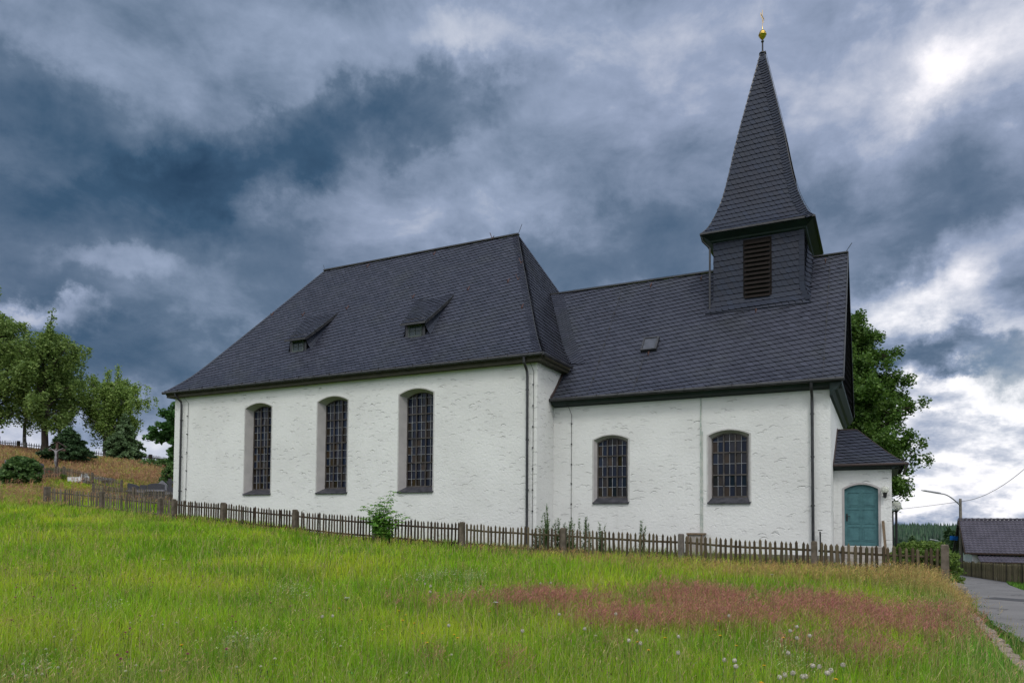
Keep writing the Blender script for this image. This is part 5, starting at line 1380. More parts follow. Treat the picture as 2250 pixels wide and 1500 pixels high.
# conifer forest on the far slope: one mass
def forest():
    rs = np.random.default_rng(5); V = []; L = []; S = []; b = 0
    N = 5200; n = 0
    while n < N:
        D = rs.uniform(300, 560); px = rs.uniform(1650, 2560)
        r_ = ray(px, 1150); k = D; x = CAM[0] + r_.x * k; y = CAM[1] + r_.y * k; z = tz(x, y)
        h = rs.uniform(6.5, 11.5); r = h * rs.uniform(.15, .21); tiers = 4; sg = 7; ph = rs.uniform(0, 6)
        for t in range(tiers):
            z_a = z + h * (.05 + .8 * t / tiers); z_b = z + h * min(1, (.05 + .8 * (t + 1) / tiers + .16)); rr_ = r * (1 - t / tiers * .82)
            ang = np.arange(sg) * 2 * math.pi / sg + ph + t
            jr = rs.uniform(.65, 1.25, sg)
            for k2 in range(sg): V.append((x + math.cos(ang[k2]) * rr_ * jr[k2], y + math.sin(ang[k2]) * rr_ * jr[k2], z_a - rr_ * .25 * jr[k2]))
            V.append((x, y, z_b))
            for k2 in range(sg): L += [b + k2, b + (k2 + 1) % sg, b + sg]; S.append(3)
            b += sg + 1
        n += 1
    o = np_mesh('forest', np.array(V), np.array(L), np.array(S), M['forest'])
    tag(o, 'dense dark conifer forest covering the far slope right of the church', 'forest', kind='stuff')
forest()
# a few nearer dark trees in the dip
for i, (px, pt, D, r) in enumerate(((2005, 1178, 150, 3.0), (2085, 1160, 120, 2.2), (2094, 1168, 112, 1.8))):
    p = spot(px, pt, D); z = tz(p.x, p.y); conifer('spruce_tree', ['pointed dark spruce standing alone before the far forest', 'narrow dark spruce left of the tiled house gable', 'second dark spruce half hidden by the tiled house gable'][i], p.x, p.y, z, p.z - z, r, M['needle'], 60 + i, tiers=14, per=9, needle=.42, dens=16, droop=.3)

# ================================================================== RIGHT SIDE: LAMPS, HOUSE, WALL
wall_o = MB()
def rock(mb, c, r, seed):
    rr = random.Random(seed); n, m_ = 8, 5; V = []; F = []
    for i in range(m_ + 1):
        for k in range(n):
            a = 2 * math.pi * k / n; t = math.pi * i / m_; q_ = rr.uniform(.85, 1.1)
            sgn = lambda v: math.copysign(abs(v) ** .55, v)
            V.append((c[0] + r[0] * sgn(math.sin(t)) * sgn(math.cos(a)) * q_, c[1] + r[1] * sgn(math.sin(t)) * sgn(math.sin(a)) * q_, c[2] - r[2] * sgn(math.cos(t)) * q_))
    for i in range(m_):
        for k in range(n): F.append((i * n + k, i * n + (k + 1) % n, (i + 1) * n + (k + 1) % n, (i + 1) * n + k))
    mb.add(V, F)
rr = random.Random(3); k = 0
for lvl in range(3):
    y = -2.85 + (lvl % 2) * .18
    while y < 13.5:
        l_ = rr.uniform(.26, .46); x = 33.55 + max(0, y) * .060 + rr.uniform(-.03, .03); zb_ = road_z(y) - .06
        rock(wall_o, (x - lvl * .045, y + l_ / 2, zb_ + .14 + lvl * .25), (.24, l_ / 2 * 1.02, .15), k); y += l_; k += 1
tag(wall_o.build('retaining_wall', M['stone'], None), 'low dry stone retaining wall below the last fence post beside the road', 'wall')

def globe_lamp(x, y, z0, h, label):
    e = empty('park_lamp', (x, y, z0), label, 'lamp', 'globe lamps by the porch'); p = MB(); p.tube([(x, y, z0 - .2), (x, y, z0 + h)], [.055, .045], 12); p.lathe((x, y, z0 + h), [(.045, -.05), (.085, 0), (.10, .02), (.04, .07)], 14)
    p.build('pole', M['iron'], e); g = MB(); sphere(g, (x, y, z0 + h + .20), .20, 22, 14); g.build('globe', M['globe'], e, smooth=True)
    c = MB(); c.tube([(x - .195, y, z0 + h + .2), (x + .195, y, z0 + h + .2)], .012, 6); c.tube([(x, y, z0 + h), (x, y, z0 + h + .28)], .03, 8); c.build('lamp_socket', M['steel'], e)
p = spot(1969, 1112, 30); z = tz(p.x, p.y); globe_lamp(p.x, p.y, z, p.z - .20 - z, 'black post lamp with a clear glass globe just right of the porch')
p = spot(1961, 1114, 34); z = tz(p.x, p.y); globe_lamp(p.x, p.y, z, p.z - .20 - z, 'second globe lamp almost hidden behind the one beside the porch')

def street_lamp(px, pbase, ptop, D, hx, hy, tx_, ty_, label, sc=1.0, r=.11):
    b_ = spot(px, pbase, D); t_ = spot(px + 1, ptop, D); b_.x = t_.x; b_.y = t_.y
    e = empty('street_lamp', b_, label, 'street lamp'); p = MB(); p.tube([b_ - Vector((0, 0, .4)), b_.lerp(t_, .5), t_], [r * 1.25, r, r * .8], 12); p.build('pole', M['post_wood'], e)
    tip, root = spot(tx_, ty_, D - 1), spot(hx, hy, D - .4)
    s_ = t_ - Vector((0, 0, .45 * sc)); a = MB()
    c1 = s_ + Vector((0, 0, .0)); P = []
    for k in range(9):
        u = k / 8; q_ = s_.lerp(root, u); q_.z = s_.z + (root.z - s_.z) * math.sin(u * math.pi / 2); P.append(q_)
    a.tube(P, .035 * sc + .005, 8); a.build('arm', M['steel'], e)
    hd = MB(); dd = (tip - root).normalized(); L = (tip - root).length
    sd_ = dd.cross(Vector((0, 0, 1))).normalized(); up2 = sd_.cross(dd)
    V = []
    for (u, w_, hh) in ((0, .05, .05), (.12, .09, .075), (.9, .085, .06), (1.0, .05, .03)):
        c = root + dd * L * u
        V += [c + sd_ * w_ * sc + up2 * -.0, c + sd_ * w_ * .7 * sc + up2 * hh * sc, c - sd_ * w_ * .7 * sc + up2 * hh * sc, c - sd_ * w_ * sc, c - up2 * hh * .6 * sc]
    F = []
    for i in range(3):
        for k in range(5): F.append((i * 5 + k, i * 5 + (k + 1) % 5, (i + 1) * 5 + (k + 1) % 5, (i + 1) * 5 + k))
    F += [(4, 3, 2, 1, 0), (15, 16, 17, 18, 19)]; hd.add(V, F); hd.build('lamp_head', M['steel'], e)
    return e, t_
M['post_wood'] = simple('grey_wooden_pole', (0.20, 0.185, 0.165), 0.85, (0.13, 0.12, 0.105), 3.0, 0.2, 0.0, 0.01)
lamp1, ltop = street_lamp(2109, 1250, 1095, 60, 2067, 1084, 2025, 1077, 'grey wooden street lamp pole with a long curved arm beside the road', 1.25, .125)
lamp2, _t = street_lamp(2077, 1225, 1199, 92, 2061, 1188, 2043, 1184.5, 'small distant street lamp with its pale head just above the hedge', 1.3, .12)
bs = MB(); s0, s1 = spot(2087, 1181, 59.9), spot(2105, 1182, 59.9)
bs.bar(s0, s1, .03, .34); tag(bs.build('street_sign', [M['blue_sign']], None), 'small blue street name sign fixed to the wooden lamp pole', 'sign')
def wire(a, b, sag, label, r=.018):
    P = []
    for k in range(25): u = k / 24; q_ = a.lerp(b, u); q_.z -= sag * 4 * u * (1 - u); P.append(q_)
    w_ = MB(); w_.tube(P, r, 5); tag(w_.build('overhead_wire', M['iron'], None), label, 'wire')
wa = spot(2112, 1101, 60); wire(wa, spot(2330, 950, 44), .9, 'thin overhead wire sagging right from the lamp pole')
wire(wa.copy(), spot(1700, 1125, 110), .6, 'thin overhead wire running left from the lamp pole to the church')

# house with tiled roof
def house():
    A = spot(2107, 1142, 60); dl = Vector((.80, .60, 0)).normalized()     # ridge direction
    hx = Vector(CAM) - A; hx.z = 0; hx.normalize(); a_ = R(7); nf = Vector((hx.x * math.cos(a_) - hx.y * math.sin(a_), hx.x * math.sin(a_) + hx.y * math.cos(a_), 0)); dl = Vector((-nf.y, nf.x, 0))
    if dl.dot(_r) < 0: dl = -dl
    if nf.dot(Vector(CAM) - A) < 0: nf = -nf
    zr_, ze_, run, L = A.z, -.50, 3.4, 15.0
    c = A + dl * (L / 2); zg = tz(c.x, c.y) - 1.5
    M['tile'] = M['tile']; e = empty('tiled_house', (c.x, c.y, min(zg, -3.5)), 'low house with a grey tiled roof and dark gable beyond the road fence', 'house')
    w_ = MB(); b0 = A + dl * .5; zb_ = -4.6
    def P(l, n, z): q_ = A + dl * l + nf * n; return (q_.x, q_.y, z)
    w_.poly([P(.5, run - .5, zb_), P(L - .5, run - .5, zb_), P(L - .5, run - .5, ze_ - .12), P(.5, run - .5, ze_ - .12)])
    w_.poly([P(.5, -run + .5, zb_), P(L - .5, -run + .5, zb_), P(L - .5, -run + .5, ze_ - .1), P(.5, -run + .5, ze_ - .1)])
    for l in (.5, L - .5): w_.poly([P(l, run - .5, zb_), P(l, run - .5, ze_ - .1), P(l, -run + .5, ze_ - .1), P(l, -run + .5, zb_)])
    w_.build('wall', M['white'], e)
    gb_ = MB()
    for l in (.35, L - .35): gb_.prism([P(l, run - .35, ze_ - .05), P(l, 0, zr_ - .12), P(l, -run + .35, ze_ - .05)], dl * .1)
    gb_.build('gable_boarding', M['timber_dark'], e)
    # tiled slopes: rows of pan tiles with a rolled profile and stepped rows
    tl = MB(); rows = 14; cols = 52
    for side in (1, -1):
        for r_ in range(rows):
            t0, t1 = r_ / rows, (r_ + 1) / rows
            nn = cols * 2 + 1; top = []; bot = []
            for k in range(nn):
                l = L * k / (nn - 1); wv_ = .045 if k % 2 else 0.0
                top.append(P(l, side * run * t0, zr_ + (ze_ - zr_) * t0 + .015 + wv_)); bot.append(P(l, side * run * (t1 + .004), zr_ + (ze_ - zr_) * t1 + .075 + wv_))
            low = [(q_[0], q_[1], q_[2] - .07) for q_ in bot]
            b = len(tl.v); tl.v += top + bot + low
            for k in range(nn - 1): tl.f += [(b + k, b + nn + k, b + nn + k + 1, b + k + 1), (b + nn + k, b + 2 * nn + k, b + 2 * nn + k + 1, b + nn + k + 1)]; tl.mi += [0, 0]
    tl.bar(P(-.05, 0, zr_ + .10), P(L + .05, 0, zr_ + .10), .26, .12)
    for k in range(34): q0 = Vector(P(k * .44, 0, zr_ + .155)); tl.bar(q0, q0 + dl * .12, .24, .05)
    rf = tl.build('roof', M['tile'], e)
    # lean-to roof continuing below the main eaves
    t2 = MB(); z2, run2 = ze_ - .14, 1.6
    for r_ in range(3):
        for k in range(cols * 2):
            l0, l1 = .8 + (L - .8) * k / (cols * 2), .8 + (L - .8) * (k + 1) / (cols * 2); a_, b_ = (.04 if k % 2 else 0), (.04 if not k % 2 else 0)
            n0, n1 = run - .3 + run2 * r_ / 3, run - .3 + run2 * (r_ + 1) / 3; za, zb2 = z2 - .46 * r_ / 3, z2 - .46 * (r_ + 1) / 3
            t2.poly([P(l0, n0, za + a_), P(l0, n1, zb2 + .05 + a_), P(l1, n1, zb2 + .05 + b_), P(l1, n0, za + b_)]); t2.poly([P(l0, n1, zb2 + .05 + a_), P(l0, n1, zb2 - .02), P(l1, n1, zb2 - .02), P(l1, n1, zb2 + .05 + b_)])
    t2.build('lower_roof', M['tile'], e)
    fb = MB(); fb.bar(P(-.1, run + .02, ze_ + .02), P(L + .1, run + .02, ze_ + .02), .10, .12); fb.bar(P(.8, run - .3 + run2 + .05, z2 - .46), P(L, run - .3 + run2 + .05, z2 - .46), .1, .1)
    for sd_ in (1, -1): fb.bar(P(-.06, 0, zr_ - .02), P(-.06, sd_ * run, ze_ - .02), .05, .22)
    fb.build('bargeboard', M['timber_dark'], e)
    dk = MB(); 
    dk.add([P(.9, run - .2, z2 - .75), P(L, run - .2, z2 - .75), P(L, run - .2, zb_), P(.9, run - .2, zb_)], [(0, 1, 2, 3)]); dk.build('porch_wall', M['timber_dark'], e)
house()

# ================================================================== CEMETERY
x, y, z = at_ground(124, 1040, 62); z = spot(124, 1038, 62).z - .1
def crucifix():
    e = empty('wooden_crucifix', (x, y, z), 'tall brown wooden crucifix with a pale carved figure on the hill', 'crucifix')
    # the cross faces down the slope, its arms parallel to the picture
    H = spot(124, 972, 62).z - z; dd = Vector((_cy, -_sy, 0)).normalized(); nf = -Vector((_sy, _cy, 0)).normalized(); b0 = Vector((x, y, z))
    m_ = MB(); m_.bar(b0 - Vector((0, 0, .3)), b0 + Vector((0, 0, H)), .17, .15, up=nf); c = b0 + Vector((0, 0, H - .62))
    m_.build('cross_post', M['timber_brown'], e)
    m_ = MB(); m_.bar(c - dd * .72 , c + dd * .72, .12, .16); m_.build('cross_arm', M['timber_brown'], e)
    rf = MB(); tp_ = b0 + Vector((0, 0, H + .10))
    for s_ in (-1, 1): rf.bar(tp_, c + dd * .8 * s_ + Vector((0, 0, .22)), .25, .03)
    rf.build('little_roof', M['timber_dark'], e)
    # carved figure: one continuous skinned surface
    J = {'pel': (0, .14, -.62), 'che': (0, .15, -.22), 'nec': (.0, .15, -.03), 'hea': (.03, .18, .12), 'sl': (-.15, .13, -.07), 'sr': (.15, .13, -.07), 'el': (-.36, .12, .04), 'er': (.36, .12, .04), 'hl': (-.60, .12, .14), 'hr': (.60, .12, .14),
         'kl': (-.06, .22, -.98), 'kr': (.07, .22, -.98), 'fl': (-.02, .13, -1.42), 'fr': (.03, .15, -1.42)}
    rad = {'pel': .075, 'che': .09, 'nec': .04, 'hea': .07, 'sl': .042, 'sr': .042, 'el': .03, 'er': .03, 'hl': .024, 'hr': .024, 'kl': .045, 'kr': .045, 'fl': .03, 'fr': .03}
    ks = list(J); E_ = [('pel', 'che'), ('che', 'nec'), ('nec', 'hea'), ('che', 'sl'), ('che', 'sr'), ('sl', 'el'), ('sr', 'er'), ('el', 'hl'), ('er', 'hr'), ('pel', 'kl'), ('pel', 'kr'), ('kl', 'fl'), ('kr', 'fr')]
    me = bpy.data.meshes.new('carved_figure'); off = Vector((x, y, z))
    me.from_pydata([tuple(c + dd * J[k][0] + nf * J[k][1] + Vector((0, 0, J[k][2])) - off) for k in ks], [(ks.index(a), ks.index(b)) for a, b in E_], [])
    o = bpy.data.objects.new('carved_figure', me); COL.objects.link(o); o.parent = e; me.materials.append(M['skin_wood'])
    sk_ = o.modifiers.new('skin', 'SKIN'); 
    for i, k in enumerate(ks): me.skin_vertices[0].data[i].radius = (rad[k], rad[k])
    me.skin_vertices[0].data[0].use_root = True
    ss = o.modifiers.new('sub', 'SUBSURF'); ss.levels = 1; ss.render_levels = 2
    lc = MB(); q_ = c + nf * .15 + Vector((0, 0, -.66)); lc.lathe(tuple(q_), [(.085, -.16), (.10, -.08), (.095, .02), (.08, .10)], 12); lc.build('loincloth', M['skin_wood'], e)
M['timber_brown'] = simple('brown_timber', (0.085, 0.052, 0.040), 0.8, (0.05, 0.032, 0.025), 6.0)
crucifix()
dd_ = Vector((_cy, -_sy, 0)).normalized(); nf_ = -Vector((_sy, _cy, 0)).normalized()
def slab(name, label, px, pbase, D, wpx, hpx, mat, shape='flat', th=.18, turn=0.0, group=None):
    p = spot(px, pbase, D); k = D / FPX; w_, h_ = wpx * k, hpx * k; g = min(tz(p.x, p.y), p.z)
    c, s = math.cos(turn), math.sin(turn); du = dd_ * c + nf_ * s; dn = nf_ * c - dd_ * s
    if shape == 'flat': out_ = [(-.5, 0), (.5, 0), (.5, 1), (-.5, 1)]
    elif shape == 'arch': out_ = [(-.5, 0), (.5, 0), (.5, .78), (.3, .93), (0, 1), (-.3, .93), (-.5, .78)]
    elif shape == 'slope': out_ = [(-.5, 0), (.5, 0), (.5, .62), (.1, .86), (-.42, 1), (-.5, .9)]
    elif shape == 'peak': out_ = [(-.5, 0), (.5, 0), (.46, .55), (.12, 1), (-.16, .94), (-.5, .5)]
    else: out_ = [(-.5, 0), (.5, 0), (.5, .55), (.0, 1), (-.5, .55)]
    base_ = Vector((p.x, p.y, p.z)); P = [base_ + du * (a * w_) + Vector((0, 0, (b * h_) if b > 0 else g - p.z - .25)) - dn * th / 2 for a, b in out_]
    e = empty(name, (p.x, p.y, g), label, 'gravestone', group); m_ = MB(); m_.prism(P, dn * th); m_.build('headstone', mat, e)
    m_ = MB(); q0 = base_ - du * w_ * .58; q1 = base_ + du * w_ * .58; m_.bar(q0 + Vector((0, 0, .02)), q1 + Vector((0, 0, .02)), th * 1.9, .14); m_.build('stone_base', M['granite_grey'], e)
slab('gravestone', 'plain upright grey gravestone at the left edge beside the round shrub', 16, 1034, 66, 12, 24, M['granite_grey'], turn=.3)
slab('gravestone', 'dark gravestone with purple flowers between the shrub and the crucifix', 89, 1038, 64, 13, 21, M['granite'], 'arch')
slab('gravestone', 'pointed white gravestone behind the grey picket fence', 185, 1060, 60, 20, 20, M['white_stone'], 'peak', .4)
slab('gravestone', 'wide low white tomb slab seen through the grey pickets', 172, 1068, 60, 40, 20, M['white_stone'], 'flat', .5)
slab('gravestone', 'pale low stone on the slope right of the white gravestone', 218, 1052, 62, 14, 4, M['white_stone'], 'flat', .5)
slab('gravestone', 'long pale stone edging above the fence pickets', 236, 1054, 61, 22, 4, M['granite_grey'], 'flat', .4)
slab('gravestone', 'dark gravestone with a sloping top next to the fence end post', 293, 1079, 53, 24, 18, M['granite'], 'slope')
slab('gravestone', 'small square dark gravestone left of the broad black one', 315, 1080, 53, 13, 15, M['granite'], 'flat')
slab('gravestone', 'broad black gravestone with a curved top near the church corner', 343, 1078, 53, 36, 17, M['granite'], 'arch')
slab('gravestone', 'grey gabled gravestone behind the broad black one', 356, 1076, 57, 22, 21, M['granite_grey'], 'gable')
slab('gravestone', 'low dark gravestone under the stone cross by the church corner', 379, 1084, 51, 22, 14, M['granite'], 'flat')
def grave_cross():
    p = spot(373, 1084, 52); e = empty('grave_cross', (p.x, p.y, tz(p.x, p.y)), 'dark stone cross standing on a grave beside the church corner', 'grave cross'); k = 52 / FPX
    m_ = MB(); up = Vector((0, 0, 1)); m_.bar(p - up * .3, p + up * 33 * k, .20, .14, up=nf_); c = p + up * 25 * k
    m_.build('cross_shaft', M['granite'], e); m_ = MB(); m_.bar(c - dd_ * 6.5 * k, c + dd_ * 6.5 * k, .143, .17); m_.build('cross_arm', M['granite'], e)
grave_cross()
def flowers(px, py, D, n, r, mat, label, name='grave_flowers'):
    p = spot(px, py, D); rr = random.Random(int(px)); m_ = MB()
    for _ in range(n):
        c = p + dd_ * rr.uniform(-r, r) + nf_ * rr.uniform(-.12, .12) + Vector((0, 0, rr.uniform(-.04, .16)))
        s_ = rr.uniform(.03, .055); m_.lathe(tuple(c), [(.004, -s_ * .6), (s_, 0), (s_ * .7, s_ * .5), (.004, s_ * .4)], 6)
    e = empty(name, (p.x, p.y, p.z - .25), label, 'flowers'); m_.build('blossoms', mat, e)
    V = leaves_np(np.array([tuple(p + dd_ * rr.uniform(-r, r) + Vector((0, 0, rr.uniform(-.15, .02)))) for _ in range(10)]), 14, (.1, .1, .08), .08)
    leaf_object('foliage', V, M['leaf_bush'], e)
flowers(93, 1031, 63, 26, .16, M['flower_pink'], 'purple flowers in front of the dark gravestone left of the crucifix')
flowers(106, 1037, 62.5, 34, .34, M['flower_red'], 'row of red flowers on the grave beside the crucifix post')
# ================================================================== MEADOW
grass_rng = np.random.default_rng(99)
def sample_area(n, dmin, dmax, amin, amax, power=1.0):
    """points round the photographer, thinner with distance (same density on the picture)"""
    u = grass_rng.random(n)
    D = (dmin ** (1 - power) + u * (dmax ** (1 - power) - dmin ** (1 - power))) ** (1 / (1 - power)) if power != 1 else dmin * (dmax / dmin) ** u
    a = grass_rng.uniform(amin, amax, n)
    fwd = np.array((_sy, _cy)); rgt = np.array((_cy, -_sy))
    x = CAM[0] + D * (fwd[0] + rgt[0] * a); y = CAM[1] + D * (fwd[1] + rgt[1] * a)
    return x, y, D
def keep_mask(x, y):
    m_ = ~((x > -.02) & (x < 20.05) & (y > -.02)) & ~((x > 20) & (x < 30.3) & (y > 1.5)) & ~((x > 30.1) & (x < 32.1) & (y > 2.4))
    rl = np.interp(y, [-60, -12, -6, 0, 10, 30, 40, 60, 90], [34.3, 33.95, 33.9, 34.0, 34.6, 36.1, 37.0, 38.8, 41.5]) - .06
    rr_ = np.interp(y, [-60, -12, 0, 10, 16, 22, 30, 40, 60, 90], [38.2, 38.0, 37.8, 37.5, 37.5, 37.8, 38.6, 39.8, 42, 45]) + .08
    m_ &= ~((x > rl) & (x < rr_))
    # kerb stones stay bare
    kx = np.interp(y, [-14, -12.25, -7.5, -5.26, -3], [33.45, 33.42, 33.62, 33.68, 33.74])
    m_ &= ~((np.abs(x - kx) < .15) & (y < -3.0) & (y > -14))
    return m_
def blades(x, y, D, h, w, lean, cb, ct, zoff=0.0, segs=2):
    """thin bent blades; returns vertices, loops, sizes, tint"""
    n = len(x); z = TZ(x, y) - .04 + zoff
    th = grass_rng.uniform(0, 2 * math.pi, n); ln = lean * grass_rng.random(n) * h; ph = grass_rng.uniform(0, 2 * math.pi, n)
    ph = np.where(grass_rng.random(n) < .25, grass_rng.normal(-.4, .9, n), ph)
    lx, ly = np.cos(ph) * ln, np.sin(ph) * ln; wx, wy = np.cos(th) * w / 2, np.sin(th) * w / 2
    B = np.stack([x, y, z], 1); Wd = np.stack([wx, wy, 0 * wx], 1)
    Mid = B + np.stack([lx * .28, ly * .28, h * .58], 1); T = B + np.stack([lx, ly, h * np.sqrt(np.clip(1 - (ln / np.maximum(h, 1e-3)) ** 2 * .45, .2, 1))], 1)
    V = np.stack([B - Wd, B + Wd, Mid + Wd * .75, Mid - Wd * .75, T], 1)
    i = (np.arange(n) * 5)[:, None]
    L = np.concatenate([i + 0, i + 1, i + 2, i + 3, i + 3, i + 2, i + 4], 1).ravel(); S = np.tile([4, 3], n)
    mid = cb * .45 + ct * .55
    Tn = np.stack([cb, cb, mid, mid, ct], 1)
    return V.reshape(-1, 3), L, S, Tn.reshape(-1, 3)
def join(parts):
    V = []; L = []; S = []; T = []; b = 0
    for (v, l, s_, t) in parts: V.append(v); L.append(l + b); S.append(s_); T.append(t); b += len(v)
    return np.concatenate(V), np.concatenate(L), np.concatenate(S), np.concatenate(T)
def jit(c, amt): return np.clip(c * (1 + grass_rng.normal(0, amt, (len(c), 1))) * (1 + grass_rng.normal(0, amt * .35, c.shape)), .004, .9)
parts = []
DM = 1.0
for (n, d0, d1, a0, a1, hs, wk) in ((235000, 5.0, 30.0, -.86, .80, 1.0, .00085), (80000, 27.0, 62.0, -.90, -.30, 1.0, .0010), (75000, 55.0, 112.0, -.88, -.36, 1.15, .0011)):
    x, y, D = sample_area(int(n * DM), d0, d1, a0, a1)
    k = keep_mask(x, y); x, y, D = x[k], y[k], D[k]
    if d0 > 20:     # only where the meadow and the hill can be seen
        pass
    g = ground_tint(x, y); rf = red_field(x, y); stf = straw_field(x, y); hf = hill_field(x, y)
    nz = fbm(x, y, 2.2)
    inside = (y > -2.3) & (x > .3)
    h = grass_rng.uniform(.10, .40, len(x)) * (0.45 + 1.1 * nz) * hs
    h = h * (1 + .5 * stf) * (1 + .35 * hf)
    h = np.where(inside, h * .8, h)
    verge = (x > 32.2) & (y < -3.2); h = np.where(verge, h * .62, h); h = np.where((x > 33.0) & (y < -3.2), h * .5, h)
    graves = (x < -8) & (y > 6) & (y < 20) & (TZ(x, y) < 5.6); h = np.where(graves, h * .5, h)
    w = np.maximum(.0042, D * wk) * grass_rng.uniform(.7, 1.3, len(x))
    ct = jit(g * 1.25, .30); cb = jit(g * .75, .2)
    # dry blades and stalks mixed in
    dry = grass_rng.random(len(x)) < (.05 + .38 * stf + .55 * hf + .10 * rf)
    tanc = jit(np.tile(TAN, (len(x), 1)), .22)
    ct[dry] = tanc[dry]; cb[dry] = (tanc[dry] * .6 + cb[dry] * .4)
    pale = grass_rng.random(len(x)) < .08
    ct[pale] = jit(np.tile(np.array((.50, .60, .10)), (pale.sum(), 1)), .15)
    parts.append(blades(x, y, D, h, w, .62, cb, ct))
# the same sward to both sides of and behind the photographer, coarser
n = 90000; D = 1.2 * (26 / 1.2) ** grass_rng.random(n); a = grass_rng.uniform(-math.pi, math.pi, n); off = np.abs(np.angle(np.exp(1j * (a - YAW)))); k = (off > math.atan(.80)) | (D < 5.2)
D, a = D[k], a[k]; x = CAM[0] + D * np.sin(a); y = CAM[1] + D * np.cos(a); k = keep_mask(x, y) & (D > 1.2); x, y, D = x[k], y[k], D[k]
g = ground_tint(x, y); nz = fbm(x, y, 2.2); h = grass_rng.uniform(.10, .36, len(x)) * (.45 + 1.1 * nz); h = np.where(D < 5.2, h * .7, h)
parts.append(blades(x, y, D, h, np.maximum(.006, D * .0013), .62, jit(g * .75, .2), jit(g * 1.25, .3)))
# stalks with seed heads: darker brown ribwort heads, straw coloured panicles
def stalks(x, y, D, h, head, ch, cs, wmul=1.0, n_spray=0, spray=.05, headlen=.12):
    n = len(x); z = TZ(x, y) - .03; out_ = []
    wst = np.maximum(.0022, D * .00042) * wmul
    ph = grass_rng.uniform(0, 6.283, n); ln = h * grass_rng.uniform(.02, .28, n)
    tx = x + np.cos(ph) * ln; ty = y + np.sin(ph) * ln; tz_ = z + h
    th = grass_rng.uniform(0, 6.283, n); wx, wy = np.cos(th) * wst / 2, np.sin(th) * wst / 2
    B = np.stack([x, y, z], 1); T = np.stack([tx, ty, tz_], 1); Wd = np.stack([wx, wy, 0 * wx], 1)
    V = np.stack([B - Wd, B + Wd, T + Wd * .6, T - Wd * .6], 1).reshape(-1, 3)
    i = (np.arange(n) * 4)[:, None]; out_.append((V, np.concatenate([i, i + 1, i + 2, i + 3], 1).ravel(), np.full(n, 4), np.repeat(cs, 4, 0)))
    if n_spray == 0:
        hl = headlen * grass_rng.uniform(.7, 1.3, n); hwid = np.maximum(head, D * .0007)
        ax = (T - B) / np.linalg.norm(T - B, axis=1)[:, None]; sd = np.stack([np.cos(th), np.sin(th), 0 * th], 1) * (hwid / 2)[:, None] if hasattr(hwid, '__len__') else 0
        V = np.stack([T - ax * (hl * .6)[:, None], T + sd, T + ax * (hl * .4)[:, None], T - sd], 1).reshape(-1, 3)
        out_.append((V, np.concatenate([i, i + 1, i + 2, i + 3], 1).ravel(), np.full(n, 4), np.repeat(ch, 4, 0)))
    else:
        for k in range(n_spray):
            u = .60 + .42 * (k + grass_rng.random(n)) / n_spray
            c = B + (T - B) * u[:, None]; a = grass_rng.uniform(0, 6.283, n); l_ = spray * (1.35 - u) * 2.0 * grass_rng.uniform(.6, 1.2, n)
            e = c + np.stack([np.cos(a) * l_, np.sin(a) * l_, l_ * .7], 1); ws = np.maximum(.0024, D * .00050) * wmul
            pv = np.stack([-np.sin(a) * ws / 2, np.cos(a) * ws / 2, ws * .35], 1)
            V = np.stack([c, e - pv, e + pv], 1).reshape(-1, 3); j = (np.arange(n) * 3)[:, None]
            out_.append((V, np.concatenate([j, j + 1, j + 2], 1).ravel(), np.full(n, 3), np.repeat(jit(ch, .12), 3, 0)))
    return join(out_)
x, y, D = sample_area(15000, 5.5, 30, -.86, .80); k = keep_mask(x, y) & (grass_rng.random(len(x)) < .35 + .9 * (fbm(x + 9, y, 2.5) - .35)); x, y, D = x[k], y[k], D[k]
n = len(x); brown = np.array((.075, .042, .026)); straw = np.array((.55, .46, .24)); sel = grass_rng.random(n) < .45
ch = np.where(sel[:, None], brown, straw); parts.append(stalks(x, y, D, grass_rng.uniform(.26, .50, n), np.full(n, .007), jit(ch, .2), jit(np.tile(np.array((.32, .34, .10)), (n, 1)), .15), headlen=.045))
x, y, D = sample_area(30000, 5.5, 34, -.86, .80); k = keep_mask(x, y) & (y < -2.8) & (x < 33) & (grass_rng.random(len(x)) < .12 + 1.6 * np.clip(fbm(x + 77, y + 13, 2.0) - .42, 0, 1)); x, y, D = x[k], y[k], D[k]; n = len(x)
c = jit(np.tile(np.array((.46, .33, .17)), (n, 1)) * np.where(grass_rng.random(n) < .4, 1.25, .8)[:, None], .18); parts.append(stalks(x, y, D, grass_rng.uniform(.30, .50, n), 0, c, jit(np.tile(np.array((.34, .36, .09)), (n, 1)), .15), n_spray=4, spray=.05, wmul=1.0))
# broad leaved herbs low in the sward
x, y, D = sample_area(52000, 5.5, 30, -.86, .80); k = keep_mask(x, y) & (grass_rng.random(len(x)) < 1.4 * np.clip(fbm(x + 31, y + 5, 1.1) - .25, 0, 1)); x, y, D = x[k], y[k], D[k]; n = len(x)
z = TZ(x, y) + grass_rng.uniform(.05, .24, n); C = np.stack([x, y, z], 1); a = grass_rng.uniform(0, 6.283, n); s_ = np.maximum(.016, D * .0016) * grass_rng.uniform(.6, 1.3, n)
d1 = np.stack([np.cos(a), np.sin(a), grass_rng.uniform(-.2, .7, n)], 1) * s_[:, None]; d2 = np.stack([-np.sin(a), np.cos(a), grass_rng.uniform(-.3, .3, n)], 1) * (s_ * .5)[:, None]
V = np.stack([C - d1, C + d2, C + d1, C - d2], 1).reshape(-1, 3); c = jit(np.tile(np.array((.10, .24, .045)), (n, 1)), .25)
parts.append((V, np.arange(4 * n), np.full(n, 4), np.repeat(c, 4, 0)))
